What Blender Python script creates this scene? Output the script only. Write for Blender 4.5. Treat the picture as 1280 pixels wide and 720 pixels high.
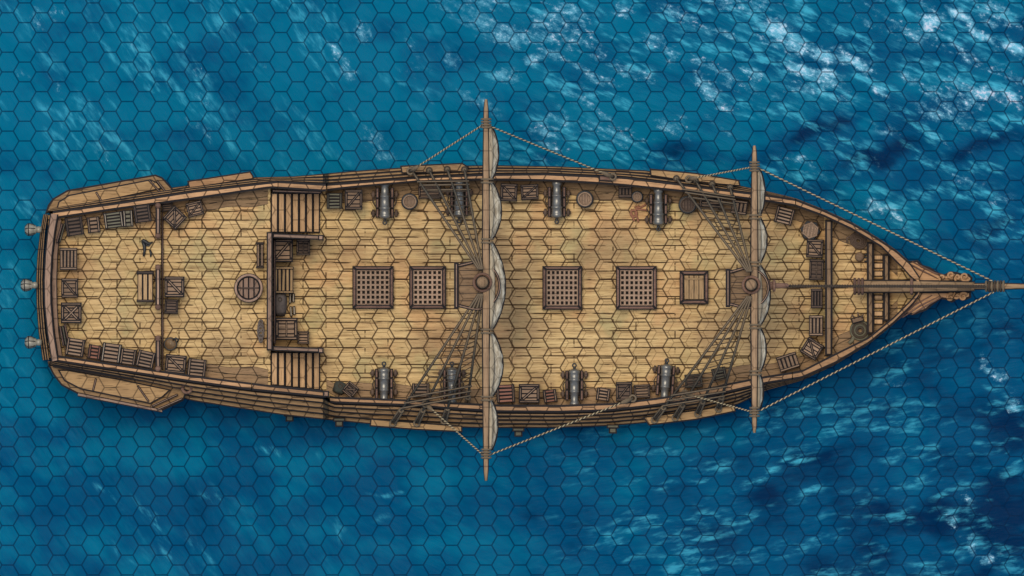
import bpy, math, random
import numpy as np
from mathutils import Vector, Matrix
random.seed(7)
R = math.radians
for o in list(bpy.data.objects): bpy.data.objects.remove(o)
SC = bpy.context.scene
COL = SC.collection
S = 0.04                                   # metres to one map unit (1280 units across the view)
def X(px): return (px - 640.0) * S
def Y(py): return (360.0 - py) * S

# ---------------------------------------------------------------- camera, sky, sun, exposure
cam = bpy.data.cameras.new('camera'); cam.type = 'ORTHO'; cam.ortho_scale = 1280 * S
cam.clip_start = 0.1; cam.clip_end = 2000
co = bpy.data.objects.new('camera', cam); COL.objects.link(co); co.location = (0, 0, 60)
SC.camera = co
SUN_EL, SUN_AZ = 76.0, 330.0               # azimuth clockwise from +Y: light comes from the upper left
w = bpy.data.worlds.new('World'); SC.world = w; w.use_nodes = True
wn = w.node_tree; wn.nodes.clear()
sky = wn.nodes.new('ShaderNodeTexSky'); sky.sky_type = 'NISHITA'; sky.sun_disc = False
sky.sun_elevation = R(SUN_EL); sky.sun_rotation = R(SUN_AZ)
bg = wn.nodes.new('ShaderNodeBackground'); bg.inputs[1].default_value = 0.12
wo = wn.nodes.new('ShaderNodeOutputWorld')
wn.links.new(sky.outputs[0], bg.inputs[0]); wn.links.new(bg.outputs[0], wo.inputs[0])
sl = bpy.data.lights.new('sun', 'SUN'); sl.energy = 2.4; sl.angle = R(38); sl.color = (1.0, 0.91, 0.76)
so = bpy.data.objects.new('sun', sl); COL.objects.link(so)
sd = Vector((math.sin(R(SUN_AZ)) * math.cos(R(SUN_EL)), math.cos(R(SUN_AZ)) * math.cos(R(SUN_EL)), math.sin(R(SUN_EL))))
so.rotation_euler = sd.to_track_quat('Z', 'Y').to_euler(); so.location = sd * 80
SC.view_settings.view_transform = 'Standard'; SC.view_settings.look = 'None'
SC.view_settings.exposure = 0.22; SC.view_settings.gamma = 1.0; SC.view_settings.use_curve_mapping = False

# ---------------------------------------------------------------- node helpers
class NT:
    def __init__(s, name):
        s.m = bpy.data.materials.new(name); s.m.use_nodes = True
        s.t = s.m.node_tree; s.t.nodes.clear()
        s.out = s.t.nodes.new('ShaderNodeOutputMaterial'); s.b = s.t.nodes.new('ShaderNodeBsdfPrincipled')
        s.t.links.new(s.b.outputs[0], s.out.inputs[0])
    def L(s, a, b): s.t.links.new(a, b)
    def N(s, typ, **kw):
        n = s.t.nodes.new(typ)
        for k, v in kw.items(): setattr(n, k, v)
        return n
    def put(s, sock, v):
        if hasattr(v, 'is_output'): s.L(v, sock)
        else: sock.default_value = v
    def math(s, op, a, b=0.0, clamp=False):
        n = s.N('ShaderNodeMath', operation=op, use_clamp=clamp); s.put(n.inputs[0], a); s.put(n.inputs[1], b); return n.outputs[0]
    def vmath(s, op, a, b=(0, 0, 0)):
        n = s.N('ShaderNodeVectorMath', operation=op); s.put(n.inputs[0], a); s.put(n.inputs[1], b)
        return n.outputs['Value'] if op in ('LENGTH', 'DOT_PRODUCT') else n.outputs[0]
    def mix(s, f, a, b, mode='MIX'):
        n = s.N('ShaderNodeMixRGB', blend_type=mode); s.put(n.inputs[0], f)
        for i, v in ((1, a), (2, b)):
            if isinstance(v, tuple) and len(v) == 3: v = v + (1,)
            s.put(n.inputs[i], v)
        return n.outputs[0]
    def noise(s, vec, scale, detail=4, rough=0.55):
        n = s.N('ShaderNodeTexNoise'); s.L(vec, n.inputs['Vector'])
        n.inputs['Scale'].default_value = scale; n.inputs['Detail'].default_value = detail; n.inputs['Roughness'].default_value = rough
        return n.outputs[0]
    def mapping(s, vec, scale=(1, 1, 1), rot=(0, 0, 0), loc=(0, 0, 0)):
        n = s.N('ShaderNodeMapping'); s.L(vec, n.inputs[0]); n.inputs['Scale'].default_value = scale
        n.inputs['Rotation'].default_value = rot; n.inputs['Location'].default_value = loc
        return n.outputs[0]
    def ramp(s, v, a, b, lo=0.0, hi=1.0):
        n = s.N('ShaderNodeMapRange', interpolation_type='SMOOTHSTEP'); s.put(n.inputs[0], v)
        for i, q in enumerate((a, b, lo, hi)): n.inputs[i + 1].default_value = q
        return n.outputs[0]
    def aniso(s, vec, ang, su, sv): return s.mapping(s.mapping(vec, rot=(0, 0, R(ang))), scale=(su, sv, 1))
    def hexlines(s, vec, ox, oy, pitch, height, lw):
        """mask of a flat-topped hexagon net ruled on the surface (metres, world XY)"""
        r = (2 * pitch, height, 1.0); half = (pitch, height / 2, 0)
        xy = s.vmath('MULTIPLY', vec, (1, 1, 0))
        p = s.vmath('ADD', xy, (-ox + 100 * r[0] + pitch, -oy + 100 * r[1] + height / 2, 0))
        a = s.vmath('SUBTRACT', s.vmath('MODULO', p, r), half)
        b = s.vmath('SUBTRACT', s.vmath('MODULO', s.vmath('ADD', p, half), r), half)
        sel = s.math('LESS_THAN', s.vmath('LENGTH', b), s.vmath('LENGTH', a))
        n = s.N('ShaderNodeMix', data_type='VECTOR'); s.L(sel, n.inputs[0]); s.L(a, n.inputs[4]); s.L(b, n.inputs[5])
        g = s.vmath('ABSOLUTE', n.outputs[1])
        sp = s.N('ShaderNodeSeparateXYZ'); s.L(g, sp.inputs[0])
        d = s.math('MAXIMUM', sp.outputs[1], s.math('ADD', s.math('MULTIPLY', sp.outputs[0], 0.8660254), s.math('MULTIPLY', sp.outputs[1], 0.5)))
        e = s.math('SUBTRACT', height / 2, d)
        return s.ramp(e, lw * 0.35, lw, 1.0, 0.0)
    def bump(s, h, strength=0.3, dist=0.02):
        n = s.N('ShaderNodeBump'); n.inputs['Strength'].default_value = strength; n.inputs['Distance'].default_value = dist
        s.L(h, n.inputs['Height']); s.L(n.outputs[0], s.b.inputs['Normal'])
HEX = dict(ox=X(30.85), oy=Y(40.63), pitch=21.355 * S, height=24.654 * S)

def wood(name, base, hexf=0.0, axis=0, grain=1.0, vary=0.35, rough=0.75, streak=0.55, space='obj'):
    m = NT(name)
    tc = m.N('ShaderNodeTexCoord'); geo = m.N('ShaderNodeNewGeometry')
    vec = tc.outputs['Object'] if space == 'obj' else geo.outputs['Position']
    oi = m.N('ShaderNodeObjectInfo')
    vec = m.vmath('ADD', vec, m.vmath('MULTIPLY', m.vmath('ADD', oi.outputs['Random'], (0, 0, 0)), (17.0, 31.0, 5.0)))
    sc = [9.0 * grain] * 3; sc[axis] = 0.9 * grain
    g = m.noise(m.mapping(vec, tuple(sc)), 1.0, 6, 0.65)
    sc2 = [26.0 * grain] * 3; sc2[axis] = 1.6 * grain
    f = m.noise(m.mapping(vec, tuple(sc2)), 1.0, 3, 0.6)
    big = m.noise(vec, 0.9, 3, 0.6)
    dk = tuple(c * q for c, q in zip(base, (0.42, 0.38, 0.36)))
    lt = tuple(min(1, c * q) for c, q in zip(base, (1.28, 1.25, 1.2)))
    c = m.mix(m.ramp(g, 0.30, 0.70), dk, lt)
    c = m.mix(vary, m.mix(0.0, base, base), c)
    c = m.mix(m.math('MULTIPLY', m.ramp(f, 0.56, 0.66), streak), c, tuple(q * 0.16 for q in base))
    c = m.mix(m.math('MULTIPLY', m.ramp(big, 0.45, 0.75), 0.45), c, tuple(q * z for q, z in zip(base, (0.62, 0.6, 0.62))))
    hs = m.N('ShaderNodeHueSaturation'); m.L(c, hs.inputs['Color'])
    m.L(m.math('ADD', m.math('MULTIPLY', oi.outputs['Random'], 0.45), 0.78), hs.inputs['Value']); c = hs.outputs[0]
    if hexf:
        hx = m.hexlines(geo.outputs['Position'], lw=0.045, **HEX)
        c = m.mix(m.math('MULTIPLY', hx, hexf), c, (0.02, 0.012, 0.008))
    m.L(c, m.b.inputs['Base Color']); m.b.inputs['Roughness'].default_value = rough
    m.b.inputs['Specular IOR Level'].default_value = 0.08
    m.bump(m.math('ADD', g, m.math('MULTIPLY', f, 0.5)), 0.35, 0.02)
    return m.m

def deck_mat():
    m = NT('deck_planks')
    geo = m.N('ShaderNodeNewGeometry'); pos = geo.outputs['Position']
    wob = m.noise(m.mapping(pos, (0.5, 1.2, 1)), 1.0, 3)
    n = m.N('ShaderNodeCombineXYZ'); m.L(m.math('MULTIPLY', m.math('SUBTRACT', wob, 0.5), 0.06), n.inputs[1])
    pv = m.vmath('ADD', pos, n.outputs[0])
    br = m.N('ShaderNodeTexBrick'); m.L(pv, br.inputs['Vector'])
    br.offset = 0.37; br.offset_frequency = 2; br.squash = 1.0
    for k, v in (('Color1', (0, 0, 0, 1)), ('Color2', (1, 1, 1, 1)), ('Mortar', (0.5, 0.5, 0.5, 1))): br.inputs[k].default_value = v
    br.inputs['Scale'].default_value = 1.0; br.inputs['Mortar Size'].default_value = 0.034; br.inputs['Mortar Smooth'].default_value = 0.25
    br.inputs['Brick Width'].default_value = 3.1; br.inputs['Row Height'].default_value = 0.425
    tint = br.outputs[0]; seam = br.outputs[1]
    g = m.noise(m.mapping(pos, (0.55, 8, 1)), 1.0, 6, 0.65)
    f = m.noise(m.mapping(pos, (1.1, 30, 1)), 1.0, 3, 0.6)
    c = m.mix(m.ramp(g, 0.28, 0.72), (0.34, 0.220, 0.092), (0.61, 0.430, 0.195))
    c = m.mix(m.math('MULTIPLY', tint, 0.30), c, (0.63, 0.40, 0.185))
    b1 = m.noise(m.mapping(pos, (1, 1, 1), loc=(3, 7, 0)), 0.33, 4, 0.6)
    b2 = m.noise(m.mapping(pos, (1, 1, 1), loc=(31, 17, 0)), 0.40, 4, 0.6)
    b3 = m.noise(m.mapping(pos, (1, 1, 1), loc=(61, 47, 0)), 0.28, 5, 0.6)
    c = m.mix(m.math('MULTIPLY', m.ramp(b1, 0.50, 0.66), 0.42), c, (0.50, 0.25, 0.11))
    c = m.mix(m.math('MULTIPLY', m.ramp(b2, 0.52, 0.68), 0.55), c, (0.30, 0.27, 0.125))
    c = m.mix(m.math('MULTIPLY', m.ramp(b3, 0.48, 0.66), 0.55), c, (0.25, 0.155, 0.080))
    c = m.mix(m.math('MULTIPLY', m.ramp(f, 0.56, 0.64), 0.65), c, (0.12, 0.065, 0.03))
    brk = m.noise(m.mapping(pos, (0.8, 3.2, 1), loc=(5, 5, 0)), 1.0, 3, 0.6)
    sm = m.math('MULTIPLY', seam, m.ramp(brk, 0.42, 0.56, 0.10, 0.95))
    c = m.mix(sm, c, (0.035, 0.018, 0.008))
    hx2 = m.hexlines(pos, X(301.0), Y(352.0), 21.95 * S, 25.35 * S, 0.030)
    c = m.mix(m.math('MULTIPLY', hx2, 0.5), c, (0.07, 0.035, 0.012))
    hx = m.hexlines(pos, lw=0.052, **HEX)
    c = m.mix(m.math('MULTIPLY', hx, 0.85), c, (0.035, 0.017, 0.008))
    m.L(c, m.b.inputs['Base Color']); m.b.inputs['Roughness'].default_value = 0.8
    m.b.inputs['Specular IOR Level'].default_value = 0.06
    m.bump(m.math('SUBTRACT', m.math('MULTIPLY', g, 0.5), m.math('MULTIPLY', seam, 1.0)), 0.5, 0.03)
    return m.m

def plain(name, col, rough=0.7, metal=0.0, nz=0.25, scale=8.0):
    m = NT(name); tc = m.N('ShaderNodeTexCoord')
    g = m.noise(tc.outputs['Object'], scale, 5, 0.6)
    c = m.mix(m.math('MULTIPLY', m.ramp(g, 0.35, 0.7), nz), col, tuple(q * 0.3 for q in col))
    m.L(c, m.b.inputs['Base Color']); m.b.inputs['Roughness'].default_value = rough; m.b.inputs['Metallic'].default_value = metal
    m.bump(g, 0.25, 0.02)
    return m.m

def sail_mat():
    m = NT('sail_canvas'); tc = m.N('ShaderNodeTexCoord'); geo = m.N('ShaderNodeNewGeometry')
    g = m.noise(m.mapping(tc.outputs['Object'], (7, 1.2, 7)), 1.0, 5, 0.6)
    c = m.mix(m.ramp(g, 0.35, 0.65), (0.26, 0.21, 0.14), (0.62, 0.55, 0.41))
    hx = m.hexlines(geo.outputs['Position'], lw=0.04, **HEX)
    c = m.mix(m.math('MULTIPLY', hx, 0.45), c, (0.08, 0.06, 0.04))
    m.L(c, m.b.inputs['Base Color']); m.b.inputs['Roughness'].default_value = 0.9; m.bump(g, 0.6, 0.05)
    return m.m

def water_mat():
    m = NT('sea_water'); geo = m.N('ShaderNodeNewGeometry'); pos = geo.outputs['Position']
    at = lambda n: m.N('ShaderNodeAttribute', attribute_name=n).outputs['Fac']
    tone, streak, foam = at('tone'), at('streak'), at('foam')
    dw = at('dirw')
    def two(su, sv, det, ro):
        a = m.noise(m.aniso(pos, 52, su, sv), 1.0, det, ro); b = m.noise(m.aniso(pos, 24, su, sv), 1.0, det, ro); c_ = m.noise(m.aniso(pos, -10, su, sv), 1.0, det, ro)
        ab = m.mix(m.ramp(dw, 0.0, 1.0), a, b); return m.mix(m.ramp(dw, 1.0, 2.0), ab, c_)
    n1 = two(0.45, 1.9, 6, 0.62)
    n2 = two(0.85, 2.6, 5, 0.62)
    n3 = two(2.9, 4.2, 7, 0.74)
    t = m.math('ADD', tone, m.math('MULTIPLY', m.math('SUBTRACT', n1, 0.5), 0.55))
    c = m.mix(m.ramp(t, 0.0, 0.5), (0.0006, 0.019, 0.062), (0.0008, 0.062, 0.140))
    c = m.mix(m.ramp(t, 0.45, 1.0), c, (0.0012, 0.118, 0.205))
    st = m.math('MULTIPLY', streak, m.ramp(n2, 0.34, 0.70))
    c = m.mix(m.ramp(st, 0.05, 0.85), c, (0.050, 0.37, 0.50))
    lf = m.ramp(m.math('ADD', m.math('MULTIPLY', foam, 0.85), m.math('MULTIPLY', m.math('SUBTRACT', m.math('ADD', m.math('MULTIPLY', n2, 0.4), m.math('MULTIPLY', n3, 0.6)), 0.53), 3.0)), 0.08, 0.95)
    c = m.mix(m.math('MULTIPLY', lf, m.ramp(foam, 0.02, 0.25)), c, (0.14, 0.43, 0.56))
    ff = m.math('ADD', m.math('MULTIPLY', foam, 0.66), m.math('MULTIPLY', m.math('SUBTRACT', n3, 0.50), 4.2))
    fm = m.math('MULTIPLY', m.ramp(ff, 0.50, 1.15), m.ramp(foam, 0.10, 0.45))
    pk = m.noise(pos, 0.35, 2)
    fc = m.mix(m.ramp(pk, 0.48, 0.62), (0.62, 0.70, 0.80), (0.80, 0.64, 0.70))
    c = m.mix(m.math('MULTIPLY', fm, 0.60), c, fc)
    hx = m.hexlines(pos, lw=0.05, **HEX)
    c = m.mix(m.math('MULTIPLY', hx, 0.72), c, (0.001, 0.014, 0.045))
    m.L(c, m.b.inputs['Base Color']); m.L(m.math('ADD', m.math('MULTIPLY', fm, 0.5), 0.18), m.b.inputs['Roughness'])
    m.b.inputs['IOR'].default_value = 1.33; m.b.inputs['Specular IOR Level'].default_value = 0.015
    m.bump(m.math('ADD', n1, m.math('MULTIPLY', n2, 0.5)), 0.35, 0.25)
    return m.m

M = {}
M['deck'] = deck_mat()
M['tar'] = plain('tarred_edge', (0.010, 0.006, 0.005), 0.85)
M['rail'] = wood('rail_wood', (0.41, 0.235, 0.118), 0.8, 0, space='pos')
M['hull'] = wood('hull_wood', (0.285, 0.178, 0.088), 0.75, 0, streak=0.8, space='pos')
M['gallery'] = wood('gallery_wood', (0.36, 0.225, 0.105), 0.62, 0, grain=0.8, streak=0.7, space='pos')
M['topfl'] = wood('mast_top_planks', (0.19, 0.122, 0.068), 0.5, 0, streak=.9, space='pos')
M['beamd'] = wood('fore_beam_wood', (0.20, 0.13, 0.075), 0.45, 1, space='pos')
M['edge_shade_plank'] = wood('edge_shade_wood', (0.225, 0.145, 0.078), 0.75, 0, streak=0.9, space='pos')  # dark tone paints grime and shade along the deck edges
M['beam'] = wood('beam_wood', (0.30, 0.195, 0.135), 0.45, 1, space='pos')
M['beamx'] = wood('beam_wood_lengthwise', (0.28, 0.185, 0.13), 0.45, 0, space='pos')
M['stair'] = wood('stair_wood', (0.43, 0.275, 0.145), 0.5, 1, space='pos')
M['spar'] = wood('spar_wood', (0.30, 0.195, 0.112), 0.4, 1, grain=0.7, space='pos')
M['sparx'] = wood('bowsprit_wood', (0.31, 0.20, 0.11), 0.4, 0, grain=0.7, space='pos')
M['crate'] = wood('crate_wood', (0.235, 0.155, 0.098), 0, 0)
M['cratef'] = wood('crate_frame_wood', (0.275, 0.185, 0.120), 0, 0)
M['crated'] = wood('dark_crate_wood', (0.105, 0.072, 0.052), 0, 0)
M['crater'] = wood('red_crate_wood', (0.25, 0.115, 0.075), 0, 0)
M['crategr'] = wood('grey_green_crate_wood', (0.135, 0.125, 0.085), 0, 0)
M['chest'] = wood('chest_wood', (0.37, 0.24, 0.12), 0, 1)
M['coam'] = wood('coaming_wood', (0.17, 0.10, 0.072), 0.3, 0, space='pos')
M['grate'] = wood('grating_wood', (0.29, 0.195, 0.130), 0, 0, space='pos')
M['iron'] = plain('cannon_iron', (0.19, 0.18, 0.155), 0.36, 0.5, 0.35, 5)
M['black'] = plain('black_iron', (0.022, 0.022, 0.022), 0.5, 0.3)
M['pewter'] = plain('lantern_metal', (0.29, 0.265, 0.20), 0.45, 0.15, 0.45, 6)
M['cloth'] = plain('dark_sackcloth', (0.12, 0.095, 0.08), 0.95, 0, 0.5, 6)
M['cgreen'] = plain('green_black_canvas', (0.045, 0.05, 0.038), 0.95, 0, 0.5, 6)
M['ropel'] = plain('rope_light', (0.50, 0.40, 0.23), 0.9, 0, 0.3, 12)
M['roped'] = plain('rope_dark', (0.05, 0.034, 0.02), 0.9, 0, 0.3, 12)
M['shroud'] = plain('shroud_rope', (0.155, 0.112, 0.066), 0.9, 0, 0.3, 12)
M['stay'] = plain('forestay_rope', (0.045, 0.032, 0.022), 0.9, 0, 0.3, 12)
M['red'] = plain('reddish_rope', (0.26, 0.105, 0.055), 0.9, 0, 0.4, 10)
M['pale'] = plain('pale_wood', (0.40, 0.32, 0.22), 0.8, 0, 0.4, 9)
M['brass'] = plain('dull_copper', (0.32, 0.20, 0.10), 0.35, 0.5, 0.4, 8)
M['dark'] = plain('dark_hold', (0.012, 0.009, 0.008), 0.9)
M['sail'] = sail_mat()
M['canvas'] = wood('shaded_canvas', (0.34, 0.28, 0.19), 0.4, 1, streak=.7, space='pos')  # sail canvas in a darker tone, painting its shaded inner side
M['water'] = water_mat()

# ---------------------------------------------------------------- mesh helpers
def offset_poly(p, d):
    n = len(p); out = []
    for i in range(n):
        a, b, c = np.array(p[i - 1][:2]), np.array(p[i][:2]), np.array(p[(i + 1) % n][:2])
        e1 = b - a; e2 = c - b
        e1 = e1 / (np.linalg.norm(e1) + 1e-9); e2 = e2 / (np.linalg.norm(e2) + 1e-9)
        n1 = np.array((-e1[1], e1[0])); n2 = np.array((-e2[1], e2[0]))
        k = 1 + float(n1 @ n2); k = max(k, 0.35)
        out.append(tuple(b + (n1 + n2) * d / k))
    return out
class MB:
    def __init__(s): s.v = []; s.f = []; s.m = []; s.sm = []
    def add(s, vs, fs, mi=0, smooth=False):
        b = len(s.v); s.v += [tuple(map(float, q)) for q in vs]
        for k, f in enumerate(fs):
            s.f.append(tuple(b + i for i in f)); s.m.append(mi[k] if isinstance(mi, list) else mi); s.sm.append(smooth)
    def prism(s, poly, z0, z1, ch=0.04, mi=0, dk=1, tilt=None):
        p = [tuple(q[:2]) for q in poly]
        ar = sum(p[i - 1][0] * p[i][1] - p[i][0] * p[i - 1][1] for i in range(len(p)))
        if ar < 0: p = p[::-1]
        if dk == 1: ch *= 1.4
        n = len(p); zf = (lambda x, y: 0.0) if tilt is None else tilt
        q = offset_poly(p, ch)
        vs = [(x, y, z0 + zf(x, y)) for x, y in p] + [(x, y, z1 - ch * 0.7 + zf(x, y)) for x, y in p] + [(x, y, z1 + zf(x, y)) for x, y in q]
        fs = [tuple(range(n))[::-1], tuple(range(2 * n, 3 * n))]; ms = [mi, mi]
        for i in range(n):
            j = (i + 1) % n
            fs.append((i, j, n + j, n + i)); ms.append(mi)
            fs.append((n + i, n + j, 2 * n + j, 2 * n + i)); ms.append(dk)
        s.add(vs, fs, ms)
    def box(s, cx, cy, wx, wy, z0, z1, rot=0.0, ch=0.04, mi=0, dk=1, jit=0.0):
        c, t = math.cos(rot), math.sin(rot); pts = []
        for a, b in ((-1, -1), (1, -1), (1, 1), (-1, 1)):
            x = a * wx / 2 + random.uniform(-jit, jit); y = b * wy / 2 + random.uniform(-jit, jit)
            pts.append((cx + c * x - t * y, cy + t * x + c * y))
        s.prism(pts, z0, z1, min(ch, wx * 0.3, wy * 0.3), mi, dk)
    def strip(s, A, B, z1, z0, ch=0.045, mi=0, dk=1):
        """plank following two curves A and B (lists of xy); z1, z0 are lists or numbers"""
        ch *= 1.3; n = len(A); z1 = [z1] * n if not hasattr(z1, '__len__') else z1; z0 = [z0] * n if not hasattr(z0, '__len__') else z0
        vs = []
        for i in range(n):
            a, b = np.array(A[i], float), np.array(B[i], float); d = b - a; L = np.linalg.norm(d) + 1e-9; k = min(ch, L * 0.35) / L
            a2, b2 = a + d * k, b - d * k
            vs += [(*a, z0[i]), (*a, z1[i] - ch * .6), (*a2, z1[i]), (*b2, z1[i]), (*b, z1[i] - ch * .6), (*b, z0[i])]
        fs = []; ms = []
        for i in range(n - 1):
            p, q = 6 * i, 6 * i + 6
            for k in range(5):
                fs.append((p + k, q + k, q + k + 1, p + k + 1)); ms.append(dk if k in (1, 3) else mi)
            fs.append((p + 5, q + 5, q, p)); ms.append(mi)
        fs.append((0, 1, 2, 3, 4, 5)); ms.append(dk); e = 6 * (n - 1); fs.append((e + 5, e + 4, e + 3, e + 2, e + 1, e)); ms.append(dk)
        s.add(vs, fs, ms)
    def tube(s, pts, rad, seg=10, mi=0, caps=True, smooth=True, side=None, flat=1.0, sth=.80):
        pts = [Vector(p) for p in pts]; n = len(pts)
        if not hasattr(rad, '__len__'): rad = [rad] * n
        vs = []; up = Vector((0, 0, 1))
        t0 = (pts[-1] - pts[0]).normalized() if (pts[-1] - pts[0]).length > 1e-6 else Vector((1, 0, 0))
        if abs(t0.z) > 0.95: up = Vector((1, 0, 0))
        for i in range(n):
            t = (pts[min(i + 1, n - 1)] - pts[max(i - 1, 0)]).normalized()
            a = t.cross(up); 
            if a.length < 1e-4: a = t.cross(Vector((0, 1, 0.1)))
            a.normalize(); b = a.cross(t)
            for k in range(seg):
                th = 2 * math.pi * k / seg
                vs.append(pts[i] + a * math.cos(th) * rad[i] + b * math.sin(th) * rad[i] * flat)
        fs = []; ms = []
        for i in range(n - 1):
            for k in range(seg):
                j = (k + 1) % seg
                fs.append((i * seg + k, i * seg + j, (i + 1) * seg + j, (i + 1) * seg + k))
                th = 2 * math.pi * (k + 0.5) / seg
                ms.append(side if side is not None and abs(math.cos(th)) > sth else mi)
        if caps:
            fs += [tuple(range(seg))[::-1], tuple(range((n - 1) * seg, n * seg))]; ms += [mi, mi]
        s.add(vs, fs, ms, smooth)
    def lathe(s, o, d, prof, seg=20, mi=0, smooth=True):
        """prof: list of (distance along d, radius[, material])"""
        o = Vector(o); d = Vector(d).normalized(); up = Vector((0, 0, 1)) if abs(d.z) < .9 else Vector((1, 0, 0))
        a = d.cross(up).normalized(); b = a.cross(d); vs = []; fs = []; ms = []
        for q in prof:
            for k in range(seg):
                th = 2 * math.pi * k / seg
                vs.append(o + d * q[0] + (a * math.cos(th) + b * math.sin(th)) * max(q[1], 1e-4))
        for i in range(len(prof) - 1):
            for k in range(seg):
                j = (k + 1) % seg; fs.append((i * seg + k, i * seg + j, (i + 1) * seg + j, (i + 1) * seg + k))
                ms.append(prof[i][2] if len(prof[i]) > 2 else mi)
        fs += [tuple(range(seg))[::-1], tuple(range((len(prof) - 1) * seg, len(prof) * seg))]; ms += [mi, prof[-1][2] if len(prof[-1]) > 2 else mi]
        s.add(vs, fs, ms, smooth)
    def torus(s, c, r, r2, seg=22, sg=8, mi=0, nrm=(0, 0, 1), sx=1.0, sy=1.0):
        c = Vector(c); nv = Vector(nrm).normalized(); u = nv.orthogonal().normalized(); v = nv.cross(u); vs = []; fs = []
        if abs(nv.z) > .99: u, v = Vector((1, 0, 0)), Vector((0, 1, 0))
        for i in range(seg):
            t = 2 * math.pi * i / seg; dr = u * math.cos(t) * sx + v * math.sin(t) * sy
            for k in range(sg):
                p = 2 * math.pi * k / sg; vs.append(c + dr * (r + r2 * math.cos(p)) + nv * r2 * math.sin(p))
        for i in range(seg):
            for k in range(sg):
                fs.append((i * sg + k, ((i + 1) % seg) * sg + k, ((i + 1) % seg) * sg + (k + 1) % sg, i * sg + (k + 1) % sg))
        s.add(vs, fs, mi, True)
    def rope(s, pts, r=0.05, mi=0, dk=1, pitch=0.30):
        """two-strand laid rope"""
        pts = [Vector(p) for p in pts]; seglen = [(pts[i + 1] - pts[i]).length for i in range(len(pts) - 1)]; Ltot = sum(seglen)
        n = max(8, int(Ltot / pitch * 7))
        def at(q):
            for i, L in enumerate(seglen):
                if q <= L or i == len(seglen) - 1: return pts[i].lerp(pts[i + 1], q / L), (pts[i + 1] - pts[i]).normalized()
                q -= L
        for ph, mm in ((0, mi), (math.pi, dk)):
            path = []
            for i in range(n + 1):
                p, t = at(Ltot * i / n); a = t.cross(Vector((0, 0, 1)))
                if a.length < .01: a = Vector((1, 0, 0))
                a.normalize(); b = a.cross(t); th = ph + 2 * math.pi * (Ltot * i / n) / pitch
                path.append(p + (a * math.cos(th) + b * math.sin(th)) * r * 0.5)
            s.tube(path, r * 0.62, 5, mm)
    def build(s, name, mats, parent=None, label=None):
        me = bpy.data.meshes.new(name); me.from_pydata(s.v, [], s.f)
        for k in (mats if isinstance(mats, (list, tuple)) else [mats]): me.materials.append(M[k] if isinstance(k, str) else k)
        me.polygons.foreach_set('material_index', [min(q, len(me.materials) - 1) for q in s.m])
        me.polygons.foreach_set('use_smooth', s.sm); me.update()
        o = bpy.data.objects.new(name, me); COL.objects.link(o)
        if parent: o.parent = parent
        if label: o['label'] = label
        return o
def thing(name, label, cat, px, py, z, rot=0, group=None):
    o = bpy.data.objects.new(name, None); COL.objects.link(o); o.location = (X(px), Y(py), z); o.rotation_euler = (0, 0, R(-rot))
    o.empty_display_size = 0.3; o['label'] = label; o['category'] = cat
    if group: o['group'] = group
    return o
def children(o): return list(o.children)
def copy_tree(o, parent=None):
    c = o.copy(); COL.objects.link(c)
    if parent: c.parent = parent
    for ch in children(o): copy_tree(ch, c)
    return c

# ---------------------------------------------------------------- the sea
def axis_coords(h, step, far):
    c = list(np.arange(-h, h + 1e-6, step)); e = []; d = step; q = h
    while q < far: d *= 1.28; q += d; e.append(q)
    return np.array([-k for k in e[::-1]] + c + e)
xs = axis_coords(27.0, 0.085, 420); ys = axis_coords(16.0, 0.085, 420)
GX, GY = np.meshgrid(xs, ys); rng = np.random.RandomState(3)
PX = GX / S + 640; PY = 360 - GY / S
def vnoise(x, y, seed):
    r = np.random.RandomState(seed); T = r.rand(256, 256)
    xi = np.floor(x).astype(int); yi = np.floor(y).astype(int); fx = x - xi; fy = y - yi
    fx = fx * fx * (3 - 2 * fx); fy = fy * fy * (3 - 2 * fy); g = lambda a, b: T[b % 256, a % 256]
    return (g(xi, yi) * (1 - fx) + g(xi + 1, yi) * fx) * (1 - fy) + (g(xi, yi + 1) * (1 - fx) + g(xi + 1, yi + 1) * fx) * fy
def fbm(x, y, seed, oct=4):
    s = 0; a = 0.5
    for k in range(oct): s = s + a * vnoise(x * 2 ** k, y * 2 ** k, seed + k); a *= .5
    return s / (1 - .5 ** oct)
H = np.zeros_like(GX); fade = np.exp(-(np.maximum(np.hypot(GX, GY) - 40, 0) / 60) ** 2)
for k in range(26):
    lam = rng.uniform(0.9, 7.0); dr = R(rng.normal(38, 24)); am = 0.0075 * lam ** 0.9; ph = rng.uniform(0, 6.28)
    kx, ky = math.cos(dr) * 2 * math.pi / lam, math.sin(dr) * 2 * math.pi / lam
    q = np.sin(kx * GX + ky * GY + ph + 1.6 * fbm(GX * .12, GY * .12, 50 + k, 2) * 3); H += am * (1 - np.abs(q) if k % 3 == 0 else q * .6)
H = (H - H.mean()) * fade
def blobs(lst):
    F = np.zeros_like(GX); wx = (fbm(PX / 30, PY / 30, 90, 4) - .5) * 26; wy = (fbm(PX / 30, PY / 30, 190, 4) - .5) * 26
    for (px, py, ln, wd, ang, am) in lst:
        c, t = math.cos(R(ang)), math.sin(R(ang)); dx = PX + wx - px; dy = PY + wy - py
        u = (dx * c + dy * t) / ln; v = (-dx * t + dy * c) / wd
        F = np.maximum(F, am * np.exp(-(u * u + v * v)))
    return F
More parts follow.
